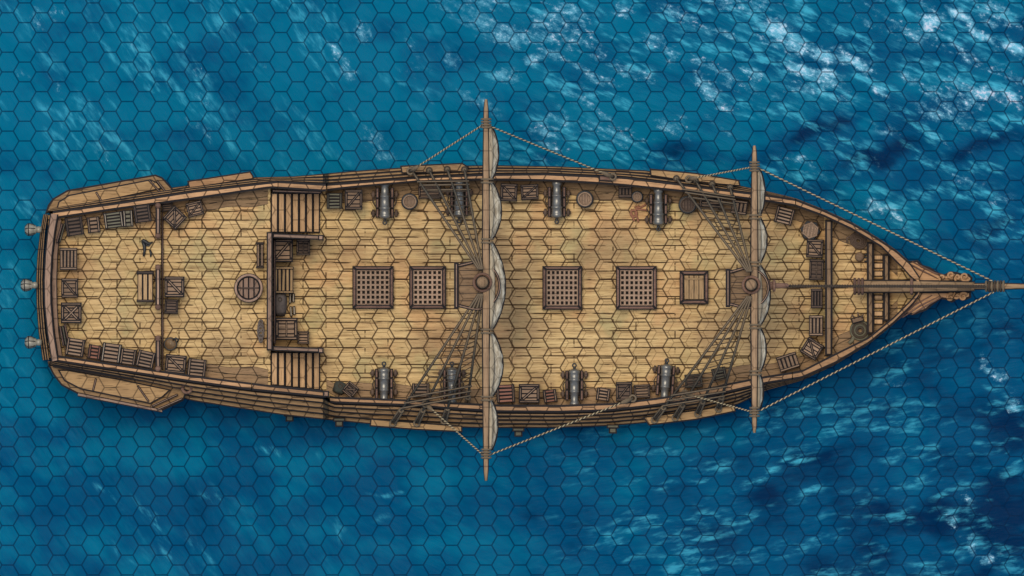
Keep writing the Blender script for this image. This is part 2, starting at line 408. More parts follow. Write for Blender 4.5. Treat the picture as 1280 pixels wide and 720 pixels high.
foam_list = [(50,22,16,9,50,.6),(77,15,14,9,50,.5),(132,197,20,8,55,.6),(245,92,16,8,50,.6),(255,122,14,8,50,.55),(420,64,12,7,60,1.),(435,82,16,9,50,1.05),
 (455,42,16,10,60,.75),(520,55,20,10,60,.45),(565,75,18,7,40,.75),(605,28,22,18,70,.75),(630,42,14,18,80,1.),(630,88,10,18,80,.85),(466,175,22,14,20,.75),(480,197,22,8,10,.7),
 (640,46,18,12,30,.95),(669,69,12,8,20,1.1),(642,92,12,14,60,.8),(780,8,16,12,20,.8),(818,50,18,10,20,.8),(839,66,18,8,25,.7),(780,90,22,9,25,.8),(804,101,20,7,20,.7),
 (881,114,20,10,25,1.05),(908,133,18,7,25,.85),(839,157,22,12,25,.75),(680,160,22,14,20,.75),(690,180,20,10,20,.65),(967,37,20,12,30,1.15),(993,53,24,12,30,.9),(1025,69,26,9,25,1.15),
 (998,88,22,9,25,1.15),(1030,96,24,9,20,1.1),(1068,80,24,8,20,1.1),(1100,114,16,7,20,.95),(1163,27,16,16,40,1.15),(1200,19,20,9,40,1.2),(1212,32,12,8,50,1.1),(1230,46,24,8,30,1.2),
 (1270,57,18,8,10,1.25),(1227,114,28,10,20,1.15),(1264,125,20,9,15,1.15),(1168,138,24,9,20,.6),(1110,165,18,6,20,.6),(1004,202,26,7,15,.7),(1097,264,18,9,20,.85),(1119,273,16,10,30,.9),
 (1140,45,20,10,30,.6),(1050,120,24,8,20,.55),(940,90,18,8,25,.7),(1245,10,20,8,20,.7),(1247,475,12,10,50,1.0),(1235,460,14,7,60,.75),(1267,505,12,10,40,.8),(1195,655,16,5,60,.8),(1220,685,16,5,55,.8),
 (1240,702,8,10,60,.85),(1205,622,10,20,0,.6),(1115,480,18,6,10,.5),(1250,250,18,7,15,.5),(1200,220,24,8,15,.45),(720,120,18,9,20,.5),(745,60,16,12,30,.5),(860,20,20,10,30,.5),
 (330,90,14,6,50,.35),(165,60,16,6,55,.4),(70,107,18,7,50,.45),(30,92,12,7,50,.5),(265,172,18,7,50,.5),(235,155,14,7,45,.5)]
streak_list = [(95,140,40,9,48,.6),(215,45,36,9,52,.7),(250,105,60,12,52,.6),(295,145,24,8,45,.55),(300,20,26,9,50,.5),(180,80,34,9,55,.55),(60,70,70,12,55,.45),(110,165,60,12,50,.5),
 (500,105,26,9,25,.55),(530,115,24,8,20,.6),(400,20,34,9,55,.5),(990,571,34,8,-15,.9),(950,592,26,8,-25,.85),(900,575,24,8,5,.6),(1010,615,20,7,-15,.75),(1140,606,30,8,-15,.7),(1075,630,24,7,-5,.5),
 (760,665,34,10,15,.6),(1120,570,26,8,5,.55),(940,520,30,9,-20,.5),(880,540,24,8,0,.4),(1050,520,26,6,-20,.6),(1110,470,30,8,-15,.6),(1160,500,26,7,10,.5),(700,690,40,10,20,.4),(720,600,30,8,10,.35),
 (830,690,36,8,0,.4),(1000,680,36,7,-8,.45),(1090,700,30,7,-8,.45),(690,640,26,7,-20,.35),(120,607,18,5,45,.55),(140,622,22,5,45,.6),(190,652,40,6,55,.65),(208,702,30,6,60,.6),(250,687,34,5,30,.6),
 (330,561,22,6,15,.65),(265,620,16,6,0,.75),(485,617,26,4,2,.75),(480,645,18,6,-10,.6),(420,660,24,7,60,.5),(155,690,30,6,50,.5),(60,540,24,8,50,.35),(400,575,22,6,-20,.3),(560,640,26,8,0,.3),
 (870,40,80,24,30,.45),(1000,120,120,26,25,.45),(1180,90,90,26,25,.5),(720,150,90,24,20,.4),(1180,240,80,14,-10,.6),(1240,290,50,12,0,.6),(1200,320,40,10,10,.5),(1090,215,60,9,-15,.45),(1230,420,50,12,10,.4),(1180,400,40,8,-10,.5)]
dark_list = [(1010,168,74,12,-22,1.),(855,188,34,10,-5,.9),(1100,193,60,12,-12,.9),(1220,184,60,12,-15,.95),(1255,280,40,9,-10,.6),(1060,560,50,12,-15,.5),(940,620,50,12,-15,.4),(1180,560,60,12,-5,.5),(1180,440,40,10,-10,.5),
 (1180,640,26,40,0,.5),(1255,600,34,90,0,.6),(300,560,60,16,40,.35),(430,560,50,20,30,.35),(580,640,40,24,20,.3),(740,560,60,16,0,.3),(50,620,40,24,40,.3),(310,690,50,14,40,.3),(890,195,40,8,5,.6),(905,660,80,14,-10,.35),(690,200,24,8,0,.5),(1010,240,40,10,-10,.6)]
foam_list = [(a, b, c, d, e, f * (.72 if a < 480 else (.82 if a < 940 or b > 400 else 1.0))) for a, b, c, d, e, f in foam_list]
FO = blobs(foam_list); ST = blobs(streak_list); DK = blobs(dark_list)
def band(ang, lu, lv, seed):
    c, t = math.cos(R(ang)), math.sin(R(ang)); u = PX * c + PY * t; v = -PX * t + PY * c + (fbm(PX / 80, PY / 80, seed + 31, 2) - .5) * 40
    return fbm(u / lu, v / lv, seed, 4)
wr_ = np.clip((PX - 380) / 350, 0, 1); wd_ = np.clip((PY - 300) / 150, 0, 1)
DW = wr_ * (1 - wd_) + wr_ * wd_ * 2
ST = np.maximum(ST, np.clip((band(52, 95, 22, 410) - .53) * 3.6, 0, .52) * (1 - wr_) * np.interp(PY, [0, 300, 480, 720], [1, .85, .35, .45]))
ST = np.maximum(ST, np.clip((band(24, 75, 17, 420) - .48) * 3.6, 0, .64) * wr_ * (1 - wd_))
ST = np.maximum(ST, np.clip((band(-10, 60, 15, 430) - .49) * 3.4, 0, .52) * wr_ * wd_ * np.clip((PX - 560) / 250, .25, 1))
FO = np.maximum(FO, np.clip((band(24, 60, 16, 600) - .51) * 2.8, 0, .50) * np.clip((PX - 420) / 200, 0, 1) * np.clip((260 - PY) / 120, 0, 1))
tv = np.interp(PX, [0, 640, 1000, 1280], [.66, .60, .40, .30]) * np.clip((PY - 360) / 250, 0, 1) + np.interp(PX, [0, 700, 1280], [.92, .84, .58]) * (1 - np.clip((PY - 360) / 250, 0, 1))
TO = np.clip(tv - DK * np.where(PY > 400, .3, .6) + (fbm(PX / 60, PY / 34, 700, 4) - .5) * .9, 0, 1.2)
wm = bpy.data.meshes.new('water'); ny, nx = GX.shape
wm.vertices.add(nx * ny); wm.vertices.foreach_set('co', np.stack([GX, GY, H], -1).astype(np.float32).ravel())
ii = (np.arange(ny - 1)[:, None] * nx + np.arange(nx - 1)[None, :]).ravel(); q4 = np.stack([ii, ii + 1, ii + nx + 1, ii + nx], -1).astype(np.int32)
wm.loops.add(q4.size); wm.loops.foreach_set('vertex_index', q4.ravel()); wm.polygons.add(len(q4)); wm.polygons.foreach_set('loop_start', np.arange(0, q4.size, 4, dtype=np.int32))
wm.polygons.foreach_set('use_smooth', np.ones(len(q4), bool)); wm.update(calc_edges=True); wm.materials.append(M['water'])
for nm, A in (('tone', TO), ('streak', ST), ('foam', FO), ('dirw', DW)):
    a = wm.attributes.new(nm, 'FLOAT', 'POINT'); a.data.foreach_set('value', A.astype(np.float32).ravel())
wob = bpy.data.objects.new('water', wm); COL.objects.link(wob); wob['kind'] = 'structure'

# ---------------------------------------------------------------- the ship: plan curves (map units) and heights (m)
ZM, ZQ, ZP, ZF = 2.5, 4.5, 4.8, 2.8        # main deck, quarterdeck, poop, forecastle
ip = lambda x, P: np.interp(x, [p[0] for p in P], [p[1] for p in P])
RUO = [(66,264),(150,252.5),(240,238.5),(347,226),(408,229.7),(440,227.5),(514,222),(599,217.5),(680,216.5),(747,219.5),(780,221),(846,229),(900,236),(957,243),(994,248.5),(1030,262.5),(1066,279),(1093,295),(1120,313),(1138,329),(1150,347)]
RUI = [(66,274),(150,261.5),(240,249.5),(338,235.3),(404,239.5),(440,235),(521,227.5),(604,225.5),(680,226.5),(747,230),(780,232.5),(853,240),(921,247.5),(963,253),(994,258),(1030,271),(1066,288),(1102,309.5),(1129,336.5),(1138,347),(1150,357)]
HUO = [(54,268),(66,258),(150,243),(240,231),(317,221.5),(366,220.5),(440,213.8),(500,209.5),(560,207),(623,206.5),(700,208),(809,213),(870,221.5),(925,232),(957,238.5),(994,247.5),(1030,261.8),(1066,278.2),(1093,294.2),(1120,312.2),(1138,328),(1150,346)]
RLI = [(66,443),(152,456),(240,469),(335,481),(408,488.5),(413,495.5),(503,499),(560,502.5),(625,505.7),(700,506),(770,503.5),(833,495.5),(913,478.5),(954,470.5),(1002,463),(1040,443.7),(1086,421),(1117,396),(1140,373),(1150,361)]
RLO = [(66,451.5),(152,464.5),(240,478),(314,488),(408,497.5),(413,504),(510,507.5),(560,511.5),(625,515.5),(700,516),(763,514),(805,509.4),(870,500.5),(913,490),(957,480),(1002,473),(1044,454.5),(1086,429.5),(1117,404.5),(1140,382),(1150,369)]
HLO = [(54,450),(66,460),(152,478),(240,501),(319,513.5),(355,519),(410,525),(462,530),(520,533),(604,535),(690,535),(760,532.5),(803,529),(870,520),(923,505.5),(957,488.5),(1002,476),(1044,456.2),(1086,430.5),(1117,405.5),(1140,383),(1150,370)]
fbmless = lambda q: np.sin(q / 23.0) * .5 + np.sin(q / 9.7) * .3
def cv(P, x0, x1, n=60): return [(X(x), Y(ip(x, P))) for x in np.linspace(x0, x1, n)]
def lerp(A, B, t): return [(a[0] + (b[0] - a[0]) * t, a[1] + (b[1] - a[1]) * t) for a, b in zip(A, B)]
ship = thing('sailing_ship', 'brown wooden two-masted sailing ship with furled cream sails and long bowsprit on blue water', 'sailing ship', 640, 360, 0)
def railz(x): return np.interp(x, [60, 408, 408.5, 900, 1150], [5.6, 5.35, 3.55, 3.6, 4.3])
# hull planking: strakes each side stepping down from the rail to the widest line, then the shell to below the water
hb = MB()
xsr = np.linspace(60, 1149, 150)
for RO, HO, sgn in ((RUO, HUO, 1), (RLO, HLO, -1)):
    A = [(X(x), Y(ip(x, RO))) for x in xsr]; B = [(X(x), Y(ip(x, HO))) for x in xsr]
    n = 3 if sgn > 0 else 4
    for k in range(n):
        zt = [max(railz(x) - 0.35 - 0.5 * k, 0.6) for x in xsr]
        hb.strip(lerp(A, B, k / n - (0.03 if k else -0.02)), lerp(A, B, (k + 1) / n), zt, [0.2] * len(xsr), 0.045)
    C = [(b[0], b[1]) for b in B]; Wl = [(b[0] * .99, b[1] - sgn * 0.35 * min(1, abs(b[1]) / 1.5)) for b in B]
    vs = [(*c, 1.3) for c in C] + [(*q, -1.2) for q in Wl]; m_ = len(C)
    hb.add(vs, [(i, i + 1, m_ + i + 1, m_ + i) for i in range(m_ - 1)])
TR = [(54,268),(50,290),(46.5,320),(45,350),(45.5,380),(48,415),(53,450)]                  # transom outer edge, top to bottom
TRi = [(60,268),(56.5,290),(54.5,320),(53.5,350),(54,380),(57,415),(62,450)]
tp = lambda L: [(X(a), Y(b)) for a, b in L]
for k in range(3):
    hb.strip(lerp(tp(TRi), tp(TR), k / 3), lerp(tp(TRi), tp(TR), (k + 1) / 3), 5.2 - .5 * k, 0.1, 0.045)
hb.build('hull', ['hull', 'tar'], ship)
# transom rail, side rails (solid bulwarks down to the deck)
tr = MB(); RI = [(73,268),(69,290),(65.5,320),(64,350),(64.5,380),(67.5,415),(73,450)]
RO_ = [(62.5,267),(59,290),(56,320),(54.5,350),(55,380),(58.5,415),(64,452)]
tr.strip(tp(RO_), tp(RI), 5.75, 4.4, 0.05); tr.build('transom_rail', ['beam', 'tar'], ship)
ir = MB(); R2 = [(77,276),(75,290),(72.5,320),(71.5,350),(72,380),(74,415),(78,444)]
ir.strip(tp(RI), tp(R2), 5.25, 4.4, 0.04); ir.build('transom_shelf', ['beam', 'tar'], ship)
def rail(P, Q, x0, x1, n, name='bulwark_rail'):
    xx = np.linspace(x0, x1, n); m = MB()
    A = [(X(x), Y(ip(x, P))) for x in xx]; B = [(X(x), Y(ip(x, Q))) for x in xx]
    m.strip(A, B, [railz(x) for x in xx], [(ZP if x < 409 else ZM) - 0.6 for x in xx], 0.085)
    return m.build(name, ['rail', 'tar'], ship)
rail(RUO, RUI, 66, 347, 40); rail(RUO, RUI, 348, 407.5, 14); rail(RUO, RUI, 409, 994, 90); rail(RUO, RUI, 995, 1149, 40)
rail(RLO, RLI, 66, 314, 40); rail(RLO, RLI, 315, 407.5, 14); rail(RLO, RLI, 412.5, 990, 90); rail(RLO, RLI, 991, 1149, 40)
# decks
def deck(name, x0, x1, z, th=0.3):
    xx = np.linspace(x0, x1, 60); m = MB()
    up = [(X(x), Y((ip(x, RUO) + ip(x, RUI)) / 2)) for x in xx]; lo = [(X(x), Y((ip(x, RLO) + ip(x, RLI)) / 2)) for x in xx]
    n = len(xx); vs = [(*p, z) for p in up] + [(*p, z) for p in lo] + [(*p, z - th) for p in up] + [(*p, z - th) for p in lo]
    fs = [(n + i, n + i + 1, i + 1, i) for i in range(n - 1)] + [(n - 1, 2 * n - 1, 4 * n - 1, 3 * n - 1), (0, 2 * n, 3 * n, n)]
    m.add(vs, fs); return m.build(name, 'deck', ship)
deck('poop_deck', 60, 201, ZP); deck('quarterdeck', 200, 338, ZQ, 2.2); deck('main_deck', 330, 1040, ZM); deck('forecastle_deck', 1036, 1149, ZF)
# added dark planks: grime and bulwark shade put into the deck edge colour
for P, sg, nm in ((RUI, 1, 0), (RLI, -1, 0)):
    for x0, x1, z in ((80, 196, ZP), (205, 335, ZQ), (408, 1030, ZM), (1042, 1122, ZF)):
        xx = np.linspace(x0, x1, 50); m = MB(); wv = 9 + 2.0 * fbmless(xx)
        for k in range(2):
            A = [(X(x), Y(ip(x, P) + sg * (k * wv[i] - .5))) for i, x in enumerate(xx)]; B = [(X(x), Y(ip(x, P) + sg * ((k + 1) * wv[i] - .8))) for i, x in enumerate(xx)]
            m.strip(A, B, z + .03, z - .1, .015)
        m.build('edge_shade_plank', ['edge_shade_plank', 'tar'], ship)
# short railings at the step of the poop deck
def beam(name, x0, y0, x1, y1, wd, z0, z1, mat='beam', ch=0.06, parent=None, label=None):
    m = MB(); a = np.array((X(x0), Y(y0))); b = np.array((X(x1), Y(y1))); d = (b - a) / np.linalg.norm(b - a); n = np.array((-d[1], d[0])) * wd * S / 2
    m.prism([a - n, b - n, b + n, a + n], z0, z1, ch)
    return m.build(name, [mat, 'tar'], parent or ship, label)
for y0, y1 in ((254, 297), (331, 386), (420, 463)):
    r = beam('deck_railing', 197.5, y0, 197.5, y1, 6.5, ZQ, ZP + 0.75)
    for yy in (y0 + 3, y1 - 2):
        m = MB(); m.lathe((X(197.5), Y(yy), ZP + .74), (0, 0, 1), [(0, .13), (.05, .15), (.12, .12), (.16, .03)], 12); m.build('post_cap', 'coam', r)
beam('deck_step', 203, 256, 203, 462, 2.6, ZQ, ZP - 0.06, 'coam', 0.03)
# quarterdeck front rail and the two stairs with their handrails
beam('front_rail', 337, 290, 337, 438, 7.5, ZM, 5.4, 'beam', 0.05)
beam('front_rail_shelf', 343.2, 300, 343.2, 430, 3.0, ZM, 4.1, 'coam', 0.03)
for ya, yb, yr, ye in ((241, 291, 294.5, 297), (440, 482, 435.5, 438)):
    st = MB(); n = 7
    for k in range(n):
        x0 = 338.5 + k * 8.75; x1 = x0 + 9.0; zt = ZQ - 0.02 - (k + .3) * (ZQ - ZM) / (n + .3)
        top = ya if ya < 300 else ya; bot = yb if ya < 300 else yb + k * .9
        st.prism([(X(x0), Y(top)), (X(x1), Y(top)), (X(x1), Y(bot)), (X(x0), Y(bot))], ZM - .05, zt, 0.046)
    so_ = st.build('stair', ['stair', 'tar'], ship)
    beam('handrail', 341, yr, 404, ye, 6, ZM, 5.25, 'beamx', 0.045, so_)
    m = MB(); m.box(X(401), Y(ye), 7 * S, 7 * S, ZM, 5.32, 0, 0.045); m.build('newel_post', ['beam', 'tar'], so_)
    yo = 238.5 if ya < 300 else 484
    beam('stringer', 340, yo, 402, yo + (2 if ya < 300 else 5), 4, ZM, 4.55, 'beamx', 0.04, so_)
# forecastle beams and head timbers
def yspan(x): return ip(x, RUI) - 1, ip(x, RLI) + 1
for x, wd in ((1036, 9.5), (1088, 9), (1108, 8.5)):
    a, b = yspan(x + 2); beam('deck_beam', x, a + 1, x, b - 1, wd, ZM, ZF + (0.75 if x < 1050 else .55), 'beamd', 0.075)
hd = MB()
for i, y in enumerate(np.linspace(322, 402, 9)):
    if 348 < y < 368: continue
    hd.box(X(1098), Y(y), 12 * S, 7.4 * S, ZF - .1, ZF + .22 + .02 * (i % 2), 0, .035)
hd.build('head_grating', ['stair', 'tar'], ship)
# quarter galleries
def gallery(pts, inner, nm, slope):
    m = MB(); m.prism(tp(pts), 0.9, 4.25, 0.06); g = m.build(nm, ['hull', 'tar'], ship)
    m = MB(); m.prism(tp(inner), 4.0, 4.42, 0.05); m.build('roof_panel', ['gallery', 'tar'], g)
    return g
g1 = gallery([(56,268),(60,256),(66,248),(84,237.5),(194,218),(203,221.5),(218,238),(150,251),(68,263)],
        [(70,262),(73,252),(86,243.5),(188,224),(197,228),(203,236),(150,247.5)], 'quarter_gallery', 1)
g2 = gallery([(60,456),(66,468),(76.6,482),(98,493),(202,514),(229,501),(238,482),(152,467),(75,455)],
        [(72,462),(80,476),(100,486.5),(188,505),(203,497),(214,487),(152,474),(84,462)], 'quarter_gallery', -1)
for g, L in ((g1, [(186,225,200,240),(196,226,207,240),(120,240,127,252)]), (g2, [(190,508,222,493),(196,512,228,498),(120,473,116,489),(172,482,186,502)])):
    for x0, y0, x1, y1 in L:
        m = MB()
        a = np.array((X(x0), Y(y0))); b = np.array((X(x1), Y(y1))); d = (b - a) / np.linalg.norm(b - a); n = np.array((-d[1], d[0])) * .055
        m.prism([a - n, b - n, b + n, a + n], 4.1, 4.5, .03)
        m.build('gallery_batten', ['beam', 'tar'], g)
m = MB(); m.strip(tp([(66,455),(152,468.5),(240,482)]), tp([(66,459),(152,473),(240,486)]), 4.55, 4.0, .02); m.build('gallery_plank_and_shade_strip', ['tar', 'tar'], g2)  # black strip painted in for the shadow gap under the rail
m = MB(); m.strip(tp([(98,490.5),(202,511)]), tp([(97,495.5),(203,516)]), 4.3, 3.6, .04); m.build('gallery_plank_and_shade_strip', ['beamx', 'tar'], g2, 'plank along the outer edge of the gallery')
# shelves on the hull side (upper step plank and the four shroud channels)
def shelf(pts, name='channel', z=3.0, mat='gallery'):
    m = MB(); m.prism(tp(pts), z - .35, z, 0.05); return m.build(name, [mat, 'tar'], ship)
shelf([(234,226),(313,214),(317,220),(317,224),(236,236)], 'step_plank', 4.4, 'rail')
shelf([(251,494),(318,503),(318,512),(250,503)], 'step_plank', 3.4, 'hull')
ch_ = [shelf([(500,207),(578,203.5),(586,208.5),(584,215),(502,217)], z=3.35, mat='hull'), shelf([(812,210.5),(870,216),(924,225),(926,233),(900,231),(846,225),(813,220)], z=3.3),
       shelf([(463,523),(578,532),(578,540.5),(520,537.5),(462,533)], z=2.6), shelf([(803,521),(870,512),(919,505),(920,514.5),(870,525),(811,532)], z=2.6)]
# hull fittings below the lower rail
for x, y in ((362,520),(424,526.5),(648,539),(766,535)):
    m = MB(); m.box(X(x), Y(y - 2), 15 * S, 5 * S, 1.4, 2.0, 0, .04); m.box(X(x), Y(y + 3), 10 * S, 8 * S, 1.3, 1.85, 0, .05); m.build('scupper_block', ['crategr', 'tar'], ship)
m = MB(); m.torus((X(233.5), Y(485.5), 4.6), 5.5 * S, 2.0 * S, 18, 8); m.build('mooring_ring', 'coam', ship)
m = MB(); m.box(X(407.5), Y(492.5), 8 * S, 8 * S, 3, 5.5, 0, .05); m.build('rail_post', ['beam', 'tar'], ship)
m = MB(); m.box(X(757), Y(223), 17 * S, 7.5 * S, 3.2, 3.85, R(-4), .05); m.build('rail_block', ['coam', 'tar'], ship)

# hatches
def hatch(x0, x1, y0, y1, solid=False):
    m = MB(); f = 5.2
    for q in ([(x0,y0),(x1,y0),(x1-f,y0+f),(x0+f,y0+f)], [(x1,y0),(x1,y1),(x1-f,y1-f),(x1-f,y0+f)], [(x1,y1),(x0,y1),(x0+f,y1-f),(x1-f,y1-f)], [(x0,y1),(x0,y0),(x0+f,y0+f),(x0+f,y1-f)]):
        m.prism(tp(q), ZM - .1, ZM + .36, .045)
    h = m.build('hatch', ['coam', 'tar'], ship)
    if solid:
        m = MB(); w_ = (x1 - x0 - 2 * f - 1) / 4
        for k in range(4): m.box(X(x0 + f + .5 + w_ * (k + .5)), Y((y0 + y1) / 2), w_ * S, (y1 - y0 - 2 * f - 1) * S, ZM + .05, ZM + .30, 0, .014, jit=.008)
        m.box(X((x0 + x1) / 2), Y(y0 + f + 5), (x1 - x0 - 2 * f - 3) * S, 2.5 * S, ZM + .2, ZM + .335, 0, .012); m.build('hatch_cover', ['chest', 'tar'], h)
    else:
        m = MB(); m.prism(tp([(x0+f,y0+f),(x1-f,y0+f),(x1-f,y1-f),(x0+f,y1-f)]), ZM - .05, ZM + .03, .01, 0, 0); m.build('hold_dark_sheet', 'dark', h)  # near-black sheet standing for the unlit hold below the grating
        m = MB(); nx_ = 7 if x1 - x0 > 48 else 6; ax, bx_, ay, by_ = x0 + f, x1 - f, y0 + f, y1 - f; b = 2.45
        for k in range(nx_ + 1):
            m.box(X(ax + (bx_ - ax) * k / nx_), Y((ay + by_) / 2), b * S, (by_ - ay) * S, ZM + .12, ZM + .262, 0, .012, 0, 0)
        for k in range(8):
            m.box(X((ax + bx_) / 2), Y(ay + (by_ - ay) * k / 7), (bx_ - ax) * S, b * S, ZM + .10, ZM + .255, 0, .012, 0, 0)
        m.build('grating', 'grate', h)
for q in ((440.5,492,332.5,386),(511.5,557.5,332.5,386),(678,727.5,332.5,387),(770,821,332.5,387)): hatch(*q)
hatch(849.5, 885.5, 338.5, 380, True)

# masts with tops, yards, furled sails, shrouds and braces
def mast(mx, my, yx, y0, y1, ties, bulge, top, rm, zy, sh_up, sh_lo, zc):
    m = MB(); m.lathe((X(mx), Y(my), ZM - .2), (0, 0, 1), [(0, rm * 1.35), (.4, rm * 1.25), (zy - ZM - .6, rm * .95), (zy - ZM + .75, rm * .92, 1), (zy - ZM + .82, rm * .80, 0), (zy - ZM + .98, rm * .72, 0), (zy - ZM + 1.08, rm * .45, 0), (zy - ZM + 1.1, rm * .1, 0)], 24)
    mo = m.build('mast', ['spar', 'tar'], ship)
    m = MB(); m.torus((X(mx), Y(my), zy + .25), rm * 1.18, .075, 24, 8); m.build('mast_hoop', 'coam', mo)
    # top platform
    px0, px1, ya, yb, rx = top; zt = zy - .05; cy = (ya + yb) / 2; hy = (yb - ya) / 2
    arc = [(px0 + (rx - px0) * .48 + (rx - px0) * .52 * math.cos(t), cy + (hy + 4.5) * math.sin(t)) for t in np.linspace(-1.75, 1.75, 22)]
    out = [(px0 + 5, yb)] + [(px0 + 5, ya)] + arc
    m = MB(); m.prism(tp(out), zt - .12, zt, .02, 0, 0)
    mt = m.build('mast_top', ['topfl', 'tar'], mo)
    m = MB()
    for yy_ in np.linspace(ya + 8, yb - 8, 5): m.box(X((px0 + mx) / 2 + 3), Y(yy_), (mx - px0 - 8) * S, .035, zt - .02, zt + .012, 0, .005)
    m.build('plank_seam', ['tar'], mo)
    rim = [(px0 + 5, ya)] + arc + [(px0 + 5, yb)]
    rin = [(mx + (p[0] - mx) * .86, cy + (p[1] - cy) * .88) for p in rim]; rin[0] = (px0 + 7, ya + 4); rin[-1] = (px0 + 7, yb - 4)
    m = MB(); m.strip(tp(rim), tp(rin), zt + .14, zt - .3, .06); m.prism(tp([(px0, ya - 2), (px0 + 6, ya - 2), (px0 + 6, yb + 2), (px0, yb + 2)]), zt - .3, zt + .2, .07)
    m.build('top_rim', ['beam', 'tar'], mo)
    # yard
    m = MB(); yy = np.linspace(y0, y1, 40); L = y1 - y0
    rad = [S * (3.0 + 2.4 * (1 - abs(2 * (q - (y0 + y1) / 2) / L) ** 2.2)) * (0.62 if min(q - y0, y1 - q) < 1.5 else 1) for q in yy]
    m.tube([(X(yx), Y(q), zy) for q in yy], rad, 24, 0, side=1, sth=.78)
    m.build('yard', ['spar', 'tar'], mo)
    # ties (rope turns)
    for t in ties:
        m = MB(); e = t in (ties[0], ties[-1])
        for k in range(4 if e else 2):
            m.torus((X(yx + (0.2 if e else 1.5)), Y(t + (k - (1.5 if e else .5)) * (3.4 if e else 4.2)), zy), (5.4 if e else 7.0) * S, .055, 18, 6, 0, (0, 1, .0), 1, 1)
        m.build('sail_tie', 'shroud', mo)
    # furled sail: one bundle per gap between the ties
    m = MB(); br = MB()
    for k in range(len(ties) - 1):
        a, b = ties[k] + (4 if k == 0 else 1), ties[k + 1] - (4 if k == len(ties) - 2 else 1); n = 26; B = bulge[k]; pts = []; rr = []; sg = 22; vs = []; edge = []
        for i in range(n + 1):
            t = i / n; q = a + (b - a) * t; s_ = math.sin(math.pi * t) ** .75; hw = (1.5 + (B - yx - 6) * .5 * s_); cx = yx + 3.5 + hw; edge.append((X(cx + hw - .2), Y(q), zy - .58))
            for j in range(sg):
                th = 2 * math.pi * j / sg; wr = 1 + .07 * math.sin(3 * th + q * .32 + k) + .05 * math.sin(6 * th + q * .55) + .05 * math.sin(11 * th - q * .4 + 2 * k)
                vs.append((X(cx + hw * wr * math.cos(th)), Y(q), zy - .62 + (hw * S * .8 + .06) * wr * math.sin(th)))
        m.add(vs, [(i * sg + j, i * sg + (j + 1) % sg, (i + 1) * sg + (j + 1) % sg, (i + 1) * sg + j) for i in range(n) for j in range(sg)], 0, True)
        br.tube(edge, .06, 6)
    sl_ = m.build('furled_sail', 'sail', mo)
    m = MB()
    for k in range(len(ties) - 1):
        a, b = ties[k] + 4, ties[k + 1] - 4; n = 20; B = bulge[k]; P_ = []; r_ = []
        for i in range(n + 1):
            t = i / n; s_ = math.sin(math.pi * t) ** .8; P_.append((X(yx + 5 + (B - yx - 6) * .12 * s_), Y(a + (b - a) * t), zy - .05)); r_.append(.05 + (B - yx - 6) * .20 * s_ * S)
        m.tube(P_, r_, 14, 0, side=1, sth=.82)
    m.build('shaded_roll', ['canvas', 'tar'], sl_); br.build('bolt_rope', 'tar', mo)  # darker roll paints the shaded side of the sail next to the yard
    # shrouds
    for lst, yt, zl in ((sh_up, my - 17, 3.45), (sh_lo, my + 15, 2.75)):
        for k, (ex, ey) in enumerate(lst):
            a = Vector((X(mx - 5 + k * 1.6), Y(yt), zy + .75)); b = Vector((X(ex), Y(ey), zl)); d = (b - a)
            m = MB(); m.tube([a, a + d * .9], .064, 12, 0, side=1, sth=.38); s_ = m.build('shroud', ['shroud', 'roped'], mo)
            m = MB(); up = yt < my
            if up:
                m.torus(b, 3.2 * S, .045, 16, 6, 1); m.torus(b + Vector((0, 0, .04)), 1.4 * S, .045, 12, 6, 0); m.tube([a + d * .88, a + d * .93, b], [.05, .075, .05], 10, 0, side=1, sth=.5)
            else:
                n_ = Vector((-d.y, d.x, 0)).normalized() * .10
                for q in (-1, 0, 1): m.tube([a + d * .88, a + d * .91 + n_ * q, b + n_ * q * 1.1], .045, 6, 1 if q == 0 else 0)
                m.torus(b, .14, .05, 12, 6); m.torus(a + d * .9, .1, .05, 12, 6)
            m.build('deadeye', ['shroud', 'roped'], s_)
    # pin rails lashed across the feet of the shrouds
    for lst, ts in ((sh_up, (.885, .85, .80)), (sh_lo, (.80, .845, .885))):
        yt = my - 17 if lst is sh_up else my + 15
        for q in np.linspace(.30, .78, 11):
            m = MB(); pr = [Vector((X(mx - 5 + k * 1.6), Y(yt), zy + .75)).lerp(Vector((X(e[0]), Y(e[1]), 3.45 if lst is sh_up else 2.75)), q + random.uniform(-.008, .008)) for k, e in enumerate(lst)]
            m.tube(pr, .026, 5); m.build('ratline', ['roped'], mo)
        for q in ts:
            (ax, ay), (bx_, by_) = lst[0], lst[-1]
            p = [(mx - 3 + (ax - mx + 3) * q, yt + (ay - yt) * q), (mx + (bx_ - mx) * q, yt + (by_ - yt) * q)]
            z = 3.95 + (1 - q) * 3; m = MB(); m.tube([(X(p[0][0] - 3), Y(p[0][1]), z), (X(p[1][0] + 3), Y(p[1][1]), z)], .055, 12, 0, side=1, sth=.5); m.build('shroud_bar', ['shroud', 'tar'], mo)
    return mo
mm = mast(603, 353, 607.5, 124, 601, [154, 226, 301, 414, 498, 567], [622.5, 626, 631, 628, 621.5], (567.5, 0, 330, 384, 626), .36, 9.0,
     [(514.5, 213), (536.5, 213), (559, 211.5), (580.5, 212)], [(491, 529), (521, 529), (555, 526), (583, 511)], 0)
fm = mast(939, 356, 943, 182, 541, [208, 271, 330, 408, 466, 515], [955.5, 958, 962, 957, 953.5], (907, 0, 338, 382, 962), .34, 8.4,
     [(845.5, 223), (869.5, 226), (890, 230), (912.5, 234)], [(818, 525), (844, 522), (872, 517), (898, 511)], 0)
